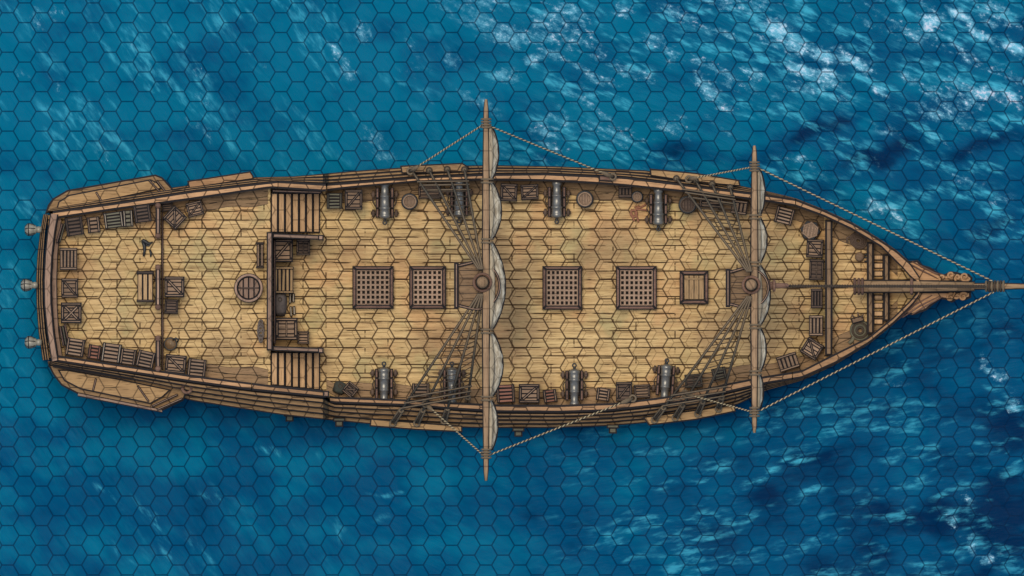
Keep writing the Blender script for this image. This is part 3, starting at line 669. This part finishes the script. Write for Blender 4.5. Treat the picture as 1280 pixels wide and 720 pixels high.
def stay(p, q, z0, z1, parent, r=.043, sag=.15, e=True, mt=['ropel', 'roped']):
    m = MB(); a = Vector((X(p[0]), Y(p[1]), z0)); b = Vector((X(q[0]), Y(q[1]), z1)); pts = []
    for i in range(9):
        t = i / 8; v = a.lerp(b, t); v.z -= sag * 4 * t * (1 - t); pts.append(v)
    m.rope(pts, r, 0, 1, .27); o = m.build('brace_rope', mt, parent)
    if e:
        m = MB(); m.torus(b, .15, .055, 14, 6); d = (a - b).normalized(); m.tube([b, b + d * .4, b + d * .75], [.06, .12, .06], 8); m.build('rope_block', ['shroud'], o)
stay((604,156), (513,214), 9, 3.6, mm); stay((611,157), (766,221), 9, 3.9, mm); stay((604,569), (532,505), 9, 3.8, mm); stay((611,569), (791,498), 9, 3.8, mm)
stay((940,209), (861,224), 8.4, 3.7, fm); stay((940,515), (856,492), 8.4, 3.8, fm)
stay((946,209), (1240,351), 8.4, 4.6, fm, e=False); stay((946,515), (1242,365), 8.4, 4.6, fm, e=False)
stay((952,357.5), (1232,357.8), 7.8, 4.95, fm, .08, .05, e=False, mt=['stay', 'roped'])
m = MB(); m.lathe((X(946), Y(357), 7.8), (1, 0, -.02), [(0, .12), (.3, .2), (.45, .2), (.5, .3), (.62, .3), (.66, .2), (.78, .2), (.82, .3), (.92, .3), (.95, .14), (1.5, .12), (1.6, .05)], 14, smooth=False); m.build('stay_collar', 'coam', fm)
for zz, my_, mx_ in ((0, 353, 603), (0, 356, 939)): pass
# bowsprit
m = MB()
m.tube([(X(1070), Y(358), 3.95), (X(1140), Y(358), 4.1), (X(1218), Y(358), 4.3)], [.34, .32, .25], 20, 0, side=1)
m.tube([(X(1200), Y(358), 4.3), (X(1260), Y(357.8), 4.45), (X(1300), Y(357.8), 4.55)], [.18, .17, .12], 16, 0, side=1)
bs = m.build('bowsprit', ['sparx', 'tar'], ship)
m = MB()
for x in (1068.5, 1073.5, 1078): m.torus((X(x), Y(358), 3.96), .36, .075, 24, 8, 0, (1, 0, 0))
m.build('end_band', 'coam', bs)
m = MB(); m.torus((X(1139.5), Y(358), 4.1), .37, .08, 24, 8, 0, (1, 0, 0)); m.build('collar', 'coam', bs)
m = MB()
for k in range(7): m.torus((X(1233 + k * 3.6), Y(357.8), 4.4), .235 + .015 * (k % 2), .062, 18, 7, k % 2, (1, 0, .1))
m.build('rope_lashing', ['shroud', 'roped'], bs)
# carved head at the bow
def carve(P, scrolls, flip):
    m = MB(); m.prism(tp(P), 1.2, 3.75, .08); o = m.build('carved_head', ['rail', 'tar'], ship)
    m = MB()
    for (cx, cy, r, tn, a0) in scrolls:
        pts = []; n = int(16 * tn)
        for i in range(n + 1):
            t = i / n; rr = r * (1 - .82 * t); an = a0 + t * tn * 2 * math.pi * flip
            pts.append((X(cx + rr * math.cos(an)), Y(cy + rr * math.sin(an)), 3.82 + .1 * t))
        m.tube(pts, [.075 - .03 * i / n for i in range(n + 1)], 7)
    m.build('scroll', ['rail'], o)
    return o
o1 = carve([(1130,324),(1137,326),(1147,325),(1153,331),(1163,334),(1171,340),(1180,343),(1188,339),(1196,340),(1203,342),(1211,342),(1216,347),(1215,353),(1146,353)], [(1189,344,5,1.2,1),(1206,346,6,1.3,0.5),(1197,347,4,1.2,2),(1178,347,4,1.0,2)], 1)
o2 = carve([(1120,402),(1132,393),(1142,394),(1150,391),(1158,388),(1166,381),(1176,374),(1183,375),(1190,378.5),(1197,374),(1205,376),(1214,372),(1214,364),(1146,364)], [(1188,372,5,1.2,-1),(1204,371,5.5,1.3,-.5),(1196,370,4,1.2,-2)], -1)
for o, L in ((o1, [[(1134,328),(1150,337),(1172,348)],[(1140,327),(1158,336),(1176,345)],[(1150,333),(1170,342),(1185,345)]]), (o2, [[(1128,397),(1150,382),(1175,370)],[(1140,393),(1156,383),(1178,371)],[(1122,400),(1143,381),(1165,369)]])):
    m = MB()
    for P in L: m.tube([(X(a), Y(b), 3.78) for a, b in P], [.03, .05, .025], 7)
    m.build('carved_rib', ['coam'], o)
# stern lanterns
def lantern(x, y, L):
    m = MB(); z = 5.0
    m.lathe((X(x + 14), Y(y), z), (-1, 0, .0), [(0, .14), (.15, .17), (.25, .14), (.30, .22), (.38, .22)], 14, 0); lo = m.build('stern_lantern', 'pewter', ship)
    m = MB(); sg = 16; m.lathe((X(x + 6), Y(y), z), (-1, 0, 0), [(0, .20), (.10, .25), (.26, .30), (.40, .28), (.50, .16), (.53, .03)], sg); m.build('lantern_globe', 'pewter', lo)
    m = MB()
    for k in range(6):
        th = 2 * math.pi * k / 6 + .3; pts = []
        for d_, r_ in ((0, .21), (.10, .265), (.26, .315), (.40, .29), (.51, .15)): pts.append((X(x + 6) - d_, Y(y) + r_ * math.cos(th), z + r_ * math.sin(th)))
        m.tube(pts, .022, 6)
    m.torus((X(x + 6) - .34, Y(y), z), .305, .028, 20, 6, 0, (1, 0, 0)); m.build('lantern_cage', 'black', lo)
for x, y in ((38, 287), (33, 356.5), (38, 428)): lantern(x, y, None)

# ---------------------------------------------------------------- things standing on the deck
GC = 'wooden crates stowed along the deck edges'
def crate(px, py, wx, wy, rot, z, kind, label, mat='crate', h=.75, frame=None, cat='crate', name='crate', brace=1):
    t = thing(name, label, cat, px, py, z, rot, GC); w_, d_ = wx * S, wy * S; fr = frame or ('cratef' if mat == 'crate' else mat)
    g = lambda: None
    if kind in ('diag', 'cross', 'frame', 'pane'):
        m = MB(); n = 4
        for k in range(n): m.box(0, -d_ * .44 + d_ * .88 * (k + .5) / n, w_ * .92, d_ * .88 / n, 0, h - .09, 0, .022, jit=.004)
        m.build('panel', [mat, 'tar'], t)
        f = min(w_, d_) * .16; m = MB()
        m.box(0, d_ / 2 - f / 2, w_, f, 0, h, 0, .05); m.box(0, -d_ / 2 + f / 2, w_, f, 0, h, 0, .05)
        m.box(-w_ / 2 + f / 2, 0, f, d_ - 2 * f - .004, 0, h - .006, 0, .05); m.box(w_ / 2 - f / 2, 0, f, d_ - 2 * f - .004, 0, h - .006, 0, .05)
        m.build('frame', [fr, 'tar'], t)
        L = math.hypot(w_ - 2 * f, d_ - 2 * f); a = math.atan2(d_ - 2 * f, w_ - 2 * f) * brace
        if kind in ('diag', 'cross'):
            m = MB(); m.box(0, 0, L * .93, f * .95, h - .12, h - .035, a, .04); m.build('brace', [fr, 'tar'], t)
        if kind == 'cross':
            m = MB(); m.box(0, 0, L * .93, f * .95, h - .12, h - .05, -a, .04); m.build('brace', [fr, 'tar'], t)
        if kind == 'pane':
            m = MB(); m.box(0, 0, f * .5, d_ - 2 * f, h - .12, h - .03, 0, .02); m.box(0, 0, w_ - 2 * f, f * .5, h - .12, h - .036, 0, .02); m.build('lid_batten', [fr, 'tar'], t)
    else:
        vert = kind == 'vslats'; n = 4 if min(w_, d_) < .75 else 5; m = MB()
        for k in range(n):
            q = -.5 + (k + .5) / n; jz = random.uniform(-.03, .03)
            if vert: m.box(w_ * q * .98, random.uniform(-.01, .01), w_ / n * .96, d_ * .98, 0, h - .03 + jz, random.uniform(-.02, .02), .031)
            else: m.box(random.uniform(-.01, .01), d_ * q * .98, w_ * .98, d_ / n * .96, 0, h - .03 + jz, random.uniform(-.02, .02), .031)
        m.build('panel', [mat, 'tar'], t)
        b = .14
        for e in (-1, 1):
            m = MB()
            if vert: m.box(0, e * (d_ / 2 - b / 2 - .01), w_, b, .1, h + .05, 0, .03)
            else: m.box(e * (w_ / 2 - b / 2 - .01), 0, b, d_, .1, h + .05, 0, .04)
            m.build('end_batten', [fr, 'tar'], t)
    return t
# poop deck, upper rail
crate(93,283,22,23,-8,ZP,'slats','dark slatted crate in the upper left corner, leftmost under the upper poop rail','crated')
crate(117,281,16,20,-6,ZP,'slats','narrow slatted crate, second from the left in the row under the upper poop rail','crate',.6)
crate(142,275,24,20,-7,ZP,'slats','wide grey slatted crate with pale planks, third in the row under the upper poop rail','crategr',.7,'pale')
crate(160,273,13,21,-4,ZP,'slats','narrow crate with a pale upright batten between two wider crates under the upper poop rail','crategr',.65,'pale')
crate(178,267,21,22,-8,ZP,'slats','dark plank-topped crate beside the upper deck railing of the poop','crated',.8)
# poop deck, by the transom
crate(85.5,323.5,22,28,0,ZP,'vslats','tall brown crate of upright planks, topmost of three along the stern rail','crate',.8)
crate(87,360,21,24,0,ZP,'diag','square crate with one diagonal brace, middle of the three along the stern rail','crate',.7,brace=-1)
crate(89,391,26,26,0,ZP,'cross','square crate with a crossed lid, bottom one of the three along the stern rail','crate',.7)
# poop deck, lower rail
crate(94,434,23,22,9,ZP,'slats','slatted crate in the lower left corner, leftmost above the lower poop rail','crate',.75)
crate(118,440,16,18,8,ZP,'slats','small reddish slatted crate, second from the left above the lower poop rail','crater',.6)
crate(139,441,24,24,8,ZP,'slats','pale slatted crate with a twisted top board, third from left above the lower poop rail','crate',.7,'pale')
crate(160,446,20,20,8,ZP,'slats','worn brown crate touching the right side of the pale crate above the lower poop rail','crate',.6)
crate(182,449,22,21,13,ZP,'slats','tilted slatted crate beside the lower deck railing of the poop','cratef',.7)
# quarterdeck
crate(218.5,272,22,22,-47,ZQ,'diag','crate turned on its corner with a diagonal brace beside the upper deck railing','crate',.85)
crate(243.5,261,20,18,-14,ZQ,'diag','small tilted crate with a diagonal brace to the right of the corner-turned crate','crate',.65)
crate(209,258,14,12,-6,ZQ,'frame','dark small crate half hidden behind the corner-turned crate by the rail','crated',.5)
crate(218,358.5,25,26,0,ZQ,'diag','square crate with a diagonal brace against the right side of the middle deck railing','crate',.8,brace=-1)
crate(214,383,17,18,2,ZQ,'frame','small dark plum box just below the braced crate at the middle deck railing','crated',.55)
crate(219.5,455,26,23,6,ZQ,'diag','square crate with a diagonal brace beside the lower deck railing','crate',.75,brace=-1)
crate(246,459.5,23,22,6,ZQ,'slats','slatted crate standing alone right of the braced crate above the lower quarterdeck rail','cratef',.75)
# under the quarterdeck front
crate(353,313,26,29,0,ZM,'diag','large braced crate in the upper corner between front rail and upper stair','crate',1.1)
crate(379,309,17,20,0,ZM,'pane','small crate with a pale pane tucked under the upper handrail','crated',.7,'cratef')
crate(354.5,350,25,34,0,ZM,'vslats','tall crate of upright planks with one pale board halfway along the quarterdeck front','chest',.95)
crate(358,411,28,28,0,ZM,'pane','crate with a windowed lid in the lower corner between front rail and lower stair','cratef',1.1)
crate(379,422,15,16,0,ZM,'frame','small low crate beside the windowed-lid crate above the lower handrail','crate',.6)
# main deck, upper side
crate(418,251,20,20,0,ZM,'slats','grey-green slatted crate next to the foot of the upper stair','crategr',.75)
crate(442,249.5,22,25,0,ZM,'diag','tall braced crate left of the first upper cannon','crate',.9)
crate(537,240,28,17,0,ZM,'frame','low wide crate under the upper shrouds of the mainmast','crate',.6)
crate(636,240.5,21,22,2,ZM,'diag','braced crate just right of the mainyard under the upper rail','crate',.8,brace=-1)
crate(662,240,22,19,-3,ZM,'diag','crate with a slanting brace between the mainyard crate and the third upper cannon','crate',.8)
crate(781.5,239.5,17,15,0,ZM,'vslats','small dark crate under the upper rail left of the fourth upper cannon','crated',.5)
crate(889,252,30,15,4,ZM,'slats','long low crate under the upper shrouds of the foremast','crate',.55)
crate(924,259,20,18,8,ZM,'vslats','brown upright-planked crate left of the foreyard under the upper rail','crate',.7)
crate(980.5,269.5,23,21,15,ZM,'slats','tilted slatted crate right of the foreyard under the upper rail','cratef',.8)
crate(1018.5,310.5,21,23,3,ZM,'diag','braced crate below the keg along the forward deck beam','crate',.8,brace=-1)
crate(1020.5,337,18,26,2,ZM,'pane','dark narrow crate with a panelled lid just above the forestay','crated',.7,'crate')
# main deck, lower side
crate(1021,373,15,25,0,ZM,'vslats','narrow dark crate of upright slats just below the forestay','crated',.75)
crate(1020,407,18,26,0,ZM,'vslats','brown crate of upright slats, second below the forestay along the forward beam','crate',.8)
crate(1015,436,23,22,32,ZM,'diag','crate turned askew with a diagonal brace in the corner of the lower forward deck','cratef',.85,brace=-1)
crate(985,452.5,26,20,-18,ZM,'vslats','slatted crate tilted along the curve of the lower rail near the foreyard','crate',.75)
crate(438,487,16,16,40,ZM,'diag','small diamond-turned crate near the foot of the lower stair','crated',.7,'cratef')
crate(526,488,22,18,0,ZM,'slats','crate half hidden below the lower mainmast shrouds','crate',.6)
crate(632,492,23,23,-3,ZM,'slats','slatted crate right of the mainyard above the lower rail','crater',.75,'crate')
crate(661.5,492,26,24,0,ZM,'diag','large braced crate, second right of the mainyard above the lower rail','crate',.8)
crate(687.5,495,17,16,-8,ZM,'slats','small reddish slatted crate left of the third lower cannon','crater',.6,'crate')
crate(754,493,17,16,8,ZM,'slats','small tilted slatted crate right of the third lower cannon','crate',.6)
crate(780,489.5,20,24,0,ZM,'diag','dark upright crate with a diagonal brace at the end of the lower brace rope','crated',.8,'crate')
crate(802.5,489,20,17,-3,ZM,'frame','low framed crate left of the fourth lower cannon','crate',.6)
crate(867,476,22,17,-4,ZM,'pane','dark framed crate under the lower shrouds of the foremast','crated',.7,'crategr')
crate(899,467,18,15,-12,ZM,'slats','small grey crate under the lower foremast shrouds nearest the foreyard','crategr',.6)

# barrels
GB = 'barrels and kegs on the deck'
def barrel(px, py, r, z, label, h=.9, mat='crate', name='barrel', rot=0, hex_=False):
    t = thing(name, label, 'barrel', px, py, z, rot, GB); r *= S; sg = 6 if hex_ else 22
    m = MB(); m.lathe((0, 0, 0), (0, 0, 1), [(0, r * .84), (h * .25, r * .95), (h * .5, r), (h * .75, r * .95), (h, r * .84), (h, r * .70, 0), (h - .06, r * .69, 0)], sg, smooth=not hex_); m.build('staves', [mat, 'tar'], t)
    m = MB(); n = 4; rr = r * .69
    for k in range(n):
        a, b = -rr + 2 * rr * k / n, -rr + 2 * rr * (k + 1) / n; f = lambda q: math.sqrt(max(rr * rr - q * q, 0))
        m.prism([(a + .008, -f(a + .02)), (b - .008, -f(b - .02)), (b - .008, f(b - .02)), (a + .008, f(a + .02))] if 0 < k < n - 1 else
                ([(b - .008, -f(b)), (b - .008, f(b)), (-rr * .93, rr * .3), (-rr * .93, -rr * .3)] if k == 0 else [(a + .008, -f(a)), (rr * .93, -rr * .3), (rr * .93, rr * .3), (a + .008, f(a))]), h - .1, h - .05, .018)
    m.build('lid', [mat, 'tar'], t)
    for zz, q in ((h * .3, .975), (h * .72, .965), (h * .96, .87)):
        m = MB(); m.torus((0, 0, zz), r * q, .035, 28 if not hex_ else 6, 6); m.build('hoop', 'black', t)
    return t
barrel(512, 252, 10, ZM, 'round barrel with a pale lid between the first upper cannon and the shrouds')
barrel(731, 249, 10.5, ZM, 'round barrel standing alone right of the third upper cannon')
barrel(796.5, 246, 7, ZM, 'small keg tucked beside the small dark crate near the fourth upper cannon', .6)
barrel(859.5, 256, 11, ZM, 'dark barrel right of the fourth upper cannon at the edge of the shrouds', .85, 'crated')
barrel(1013, 288, 12.5, ZM, 'six-sided keg in the upper forward corner above a braced crate', .8, 'cratef', 'keg', 10, True)
# big round tub on the quarterdeck
t = thing('round_tub', 'large round planked tub with a thick dark rim in the middle of the quarterdeck', 'tub', 310.8, 360, ZQ)
m = MB(); m.lathe((0, 0, 0), (0, 0, 1), [(0, .66), (.55, .72), (.6, .735, 1), (.66, .70, 0), (.67, .60, 1), (.62, .55, 1), (.45, .54, 1)], 36); m.build('rim', ['beam', 'tar'], t)
m = MB(); rr = .54
for k in range(4):
    a, b = -rr + 2 * rr * k / 4 + .01, -rr + 2 * rr * (k + 1) / 4 - .01; f = lambda q: math.sqrt(max(rr * rr - q * q, 0.0))
    ptsl = [(x_, -f(x_)) for x_ in np.linspace(a, b, 5)] + [(x_, f(x_)) for x_ in np.linspace(b, a, 5)]
    ptsl = [p for i, p in enumerate(ptsl) if i == 0 or np.hypot(p[0] - ptsl[i - 1][0], p[1] - ptsl[i - 1][1]) > .01]
    m.prism(ptsl, .4, .53, .02)
m.box(0, 0, 1.0, .07, .5, .56, 0, .02); m.build('lid', ['beam', 'tar'], t)

# chest / bench by the middle railing, leaning boards, small things
t = thing('sea_chest', 'long wooden chest with a dark end lip left of the middle deck railing', 'chest', 181.5, 358.5, ZP)
m = MB()
for k in range(3): m.box(-.26 + .26 * k, 0, .25, 1.36, 0, .62, 0, .03)
m.build('planks', ['chest', 'tar'], t)
for yy_, wd_, zz_ in ((.70, .16, .72), (-.70, .12, .68)):
    m = MB(); m.box(0, yy_, .86, wd_, 0, zz_, 0, .05); m.build('end_board', ['crated', 'tar'], t)
t = thing('plank_bench', 'narrow plank bench lying against the quarterdeck front rail above the round tub', 'bench', 325, 319, ZQ)
m = MB(); m.box(-.09, 0, .16, 1.16, 0, .34, 0, .035); m.box(.1, 0, .16, 1.12, 0, .42, 0, .035); m.build('seat', ['crate', 'tar'], t)
for yy_ in (.6, -.6):
    m = MB(); m.box(0, yy_, .4, .1, 0, .45, 0, .03); m.build('end_board', ['crated', 'tar'], t)
def boards(px, py, rot, n, L, label):
    t = thing('board_stack', label, 'boards', px, py, ZP, rot, 'boards leaning in the stern corners')
    for k in range(n):
        m = MB(); m.box(-.12 + .13 * k, random.uniform(-.06, .06), .11, L, 0, .5 + .13 * (n - k), R(random.uniform(-3, 3)), .03); m.build('board', ['crategr' if k % 2 else 'coam', 'tar'], t)
boards(77.5, 291, 14, 2, 1.0, 'two boards leaning in the upper stern corner beside the dark slatted crate')
boards(80, 419, -12, 3, 1.0, 'three boards leaning in the lower stern corner below the crossed crate')
# iron hook by the upper deck railing
t = thing('iron_hook', 'black curved iron hook lying by the end of the upper deck railing', 'hook', 182, 310, ZP)
m = MB(); m.tube([(-.22,.32,.1),(-.12,.38,.1),(.02,.30,.1),(.12,.22,.1),(.24,.24,.1),(.36,.30,.1)], [.05,.085,.10,.09,.06,.03], 8)
m.tube([(-.16,.32,.1),(-.06,.12,.1),(-.05,-.15,.1),(-.10,-.42,.1)], [.07,.09,.075,.05], 8); m.tube([(.22,-.1,.08),(.27,-.3,.08),(.25,-.45,.08)], [.05,.06,.03], 8); m.build('shank', 'black', t)
m = MB(); m.torus((.12, .2, .1), .09, .035, 12, 6); m.build('ring', 'black', t)
# copper pot
t = thing('copper_kettle', 'round copper kettle with a handle beside the lower deck railing', 'kettle', 213, 430, ZQ)
m = MB(); m.lathe((0, 0, 0), (0, 0, 1), [(0, .22), (.1, .29), (.28, .30), (.42, .24), (.48, .14), (.54, .06), (.58, .02)], 20); m.build('pot', 'brass', t)
m = MB(); m.torus((0, 0, .3), .30, .045, 20, 6); m.tube([(.12, .2, .45), (.28, .3, .5), (.40, .22, .5), (.36, .1, .4)], .05, 7); m.build('handle', 'black', t)
# dark cleat with rope on the front rail's left face
t = thing('rope_hank', 'small dark hank of rope hanging by the front rail below the round tub', 'rope', 326, 414, ZQ)
m = MB()
for k, (yy, rr) in enumerate(((.42, .11), (.22, .16), (.02, .19), (-.18, .17), (-.42, .10))): m.torus((0, yy, .2 + .02 * k), rr, .055, 16, 7, 0, (0, 0, 1), .8, 1.1)
m.build('coil', 'cloth', t)
# sacks and pale boards by the quarterdeck front
def sack(px, py, rx, ry, z, h, mat, label, rot=0):
    t = thing('sack', label, 'sack', px, py, z, rot, 'dark sacks on the main deck'); m = MB(); n, sg = 9, 20; vs = []
    for i in range(n + 1):
        ph = math.pi / 2 * i / n; cr = math.cos(ph) ** .45; zz = h * math.sin(ph) ** 1.0
        for k in range(sg):
            th = 2 * math.pi * k / sg; c, s_ = math.cos(th), math.sin(th); sq = (abs(c) ** 3.5 + abs(s_) ** 3.5) ** (-1 / 3.5); wv = 1 + .05 * math.sin(5 * th + i)
            vs.append((rx * S * cr * sq * c * wv, ry * S * cr * sq * s_ * wv, zz))
    m.add(vs, [(i * sg + k, i * sg + (k + 1) % sg, (i + 1) * sg + (k + 1) % sg, (i + 1) * sg + k) for i in range(n) for k in range(sg)], 0, True); m.build('bag', mat, t)
    m = MB(); m.torus((0, ry * S * .35, h * .97), .09, .035, 12, 6); m.build('tie', 'roped', t)
sack(350, 380, 8.5, 15.5, ZM, .95, 'cloth', 'dark rounded sack standing against the quarterdeck front')
sack(424.5, 485, 8, 8, ZM, .55, 'cgreen', 'small green-black sack beside the diamond-turned crate', 20)
for (px, py, rot, L, lb) in ((364.5, 373, 2, .5, 'short pale board lying above another beside the dark sack'), (365.5, 389, -3, .5, 'short pale board lying lowest beside the dark sack')):
    t = thing('pale_board', lb, 'board', px, py, ZM, rot, 'short pale boards by the sack'); m = MB(); m.box(-.07, 0, .13, L, 0, .2, 0, .03); m.box(.09, .03, .13, L * .9, 0, .26, 0, .03); m.build('plank', ['pale', 'tar'], t)
# tangle of reddish rope beside the fourth upper cannon
t = thing('rope_tangle', 'loose tangle of reddish rope on the deck left of the fourth upper cannon', 'rope', 796, 264, ZM)
m = MB(); rg = random.Random(5)
for (a, b, c) in (((-.1,.25),(.05,.05),(.45,.35)),((-.3,.05),(-.05,-.05),(.1,.3)),((-.32,-.1),(-.2,-.3),(-.12,-.5)),((-.1,-.05),(.02,-.25),(.08,-.55)),((-.25,.1),(-.35,-.2),(-.1,-.25)),((0,.08),(.25,.1),(.5,.05))):
    pts = []
    for i in range(9):
        q = i / 8; x_ = (1-q)**2*a[0] + 2*q*(1-q)*b[0] + q*q*c[0]; y_ = (1-q)**2*a[1] + 2*q*(1-q)*b[1] + q*q*c[1]; pts.append((x_, y_, .06 + rg.uniform(0, .02)))
    m.tube(pts, .05, 7)
m.torus((-.15, -.12, .08), .16, .05, 18, 6); m.build('strands', 'red', t)
# forecastle gear
t = thing('rope_coil', 'heap of coiled rope against the upper bow rail', 'rope', 1073, 301, ZF, 35, 'ropes coiled in the bow')
m = MB()
for k in range(4): m.torus((0, 0, .07 + .05 * k), .42 - .09 * k, .065, 26, 7, 0, (0, 0, 1), 1.0, .8)
m.build('coil', 'crated', t); m = MB(); m.tube([(-.42, 0, .06), (-.55, -.2, .06), (-.4, -.4, .06)], .06, 7); m.build('rope_end', 'crated', t)
t = thing('tackle_block', 'rounded wooden tackle block with a hook below the upper bow rope heap', 'tackle', 1074.5, 321, ZF, 20)
m = MB(); m.lathe((0, 0, 0), (0, 0, 1), [(0, .2), (.12, .24), (.25, .2), (.3, .1)], 14); m.build('shell', 'crate', t); m = MB(); m.tube([(.2, .05, .12), (.38, .1, .12), (.42, -.08, .12), (.3, -.14, .12)], .045, 7); m.tube([(.2,.15,.1),(.33,.3,.1)], .05, 7); m.build('hook', 'black', t)
t = thing('rope_coil', 'large spiral rope coil with its tail run out along the lower bow rail', 'rope', 1075, 413, ZF, -30, 'ropes coiled in the bow')
m = MB()
for k in range(4): m.torus((0, 0, .07 + .045 * k), .46 - .1 * k, .065, 26, 7, k % 2)
m.build('coil', ['crategr', 'roped'], t); m = MB(); m.tube([(-.4, -.1, .06), (-.6, -.25, .08), (-.8, -.28, .06)], [.07, .1, .1], 8); m.build('rope_end', 'crategr', t)
t = thing('deck_cleat', 'pronged wooden cleat block beside the large rope coil in the lower bow', 'cleat', 1072, 399.5, ZF, -15)
m = MB(); m.box(0, 0, .62, .3, 0, .3, 0, .04); m.build('base', ['crate', 'tar'], t); m = MB(); m.tube([(-.12, .1, .3), (-.22, .32, .4)], [.06, .03], 7); m.tube([(.08, .1, .3), (.1, .36, .4)], [.06, .03], 7); m.tube([(.2, .05, .3), (.36, .2, .36)], [.06, .03], 7); m.build('prong', 'crated', t)

# ---------------------------------------------------------------- cannons (muzzle towards -Y in local space; rot 180 points it up the picture)
def make_cannon():
    t = thing('cannon', '', 'cannon', 0, 0, 0, 0, 'cannons run out along both bulwarks'); zb = .62
    m = MB(); m.lathe((0, .80, zb), (0, -1, 0), [(0, .10), (.06, .20), (.10, .275), (.2, .285), (.24, .26), (.5, .25), (.52, .275), (.60, .27), (.62, .235), (1.1, .215), (1.12, .235), (1.18, .23), (1.2, .20), (1.62, .185), (1.68, .23), (1.80, .245), (1.86, .2), (1.87, .1)], 24)
    m.build('gun_barrel', 'iron', t)
    m = MB(); m.tube([(0, .80, zb), (0, .88, zb)], .07, 10); m.torus((0, .97, zb), .085, .04, 16, 7); m.build('breech_ring', 'black', t)
    for s_ in (-1, 1):
        m = MB()
        for (ya, yb, z1) in ((-.78, -.25, .66), (-.24, .25, .56), (.26, .72, .44)): m.box(s_ * .37, (ya + yb) / 2, .17, yb - ya, .16, z1, 0, .035)
        m.build('carriage_cheek', ['coam', 'tar'], t)
        for yy in (-.45, .50):
            m = MB(); m.lathe((s_ * .50, yy, .19), (s_, 0, 0), [(0, .06), (.01, .19), (.13, .19), (.14, .1), (.20, .05)], 18); m.build('wheel', 'crated', t)
        m = MB(); m.tube([(s_ * .48, .15, .45), (s_ * .58, -.05, .38), (s_ * .52, -.3, .42)], .03, 6); m.build('tackle_rope', 'roped', t)
    m = MB(); m.box(0, .1, .56, 1.3, .14, .3, 0, .03); m.tube([(-.66, -.45, .19), (.66, -.45, .19)], .05, 8); m.tube([(-.66, .5, .19), (.66, .5, .19)], .05, 8); m.build('carriage_bed', ['crated', 'tar'], t)
    return t
cann = [(481, 254, 180, 'first cannon from the left on the upper side, beside the tall braced crate'), (574, 252, 180, 'cannon on the upper side seen through the mainmast shrouds'),
        (696, 253, 180, 'cannon on the upper side standing between a braced crate and a lone barrel'), (823, 262, 180, 'upper cannon nearest the bow, beside the reddish rope tangle'),
        (480, 479, 0, 'leftmost cannon on the lower side, near the foot of the stair'), (565, 479, 0, 'cannon on the lower side behind the mainmast shrouds'),
        (718, 481, 0, 'cannon on the lower side between two small slatted crates'), (832, 475, -4, 'lower cannon nearest the bow, beside the foremast shrouds')]
proto = make_cannon()
for i, (px, py, rt, lb) in enumerate(cann):
    o = proto if i == 0 else copy_tree(proto)
    o.location = (X(px), Y(py), ZM); o.rotation_euler = (0, 0, R(rt)); o['label'] = lb
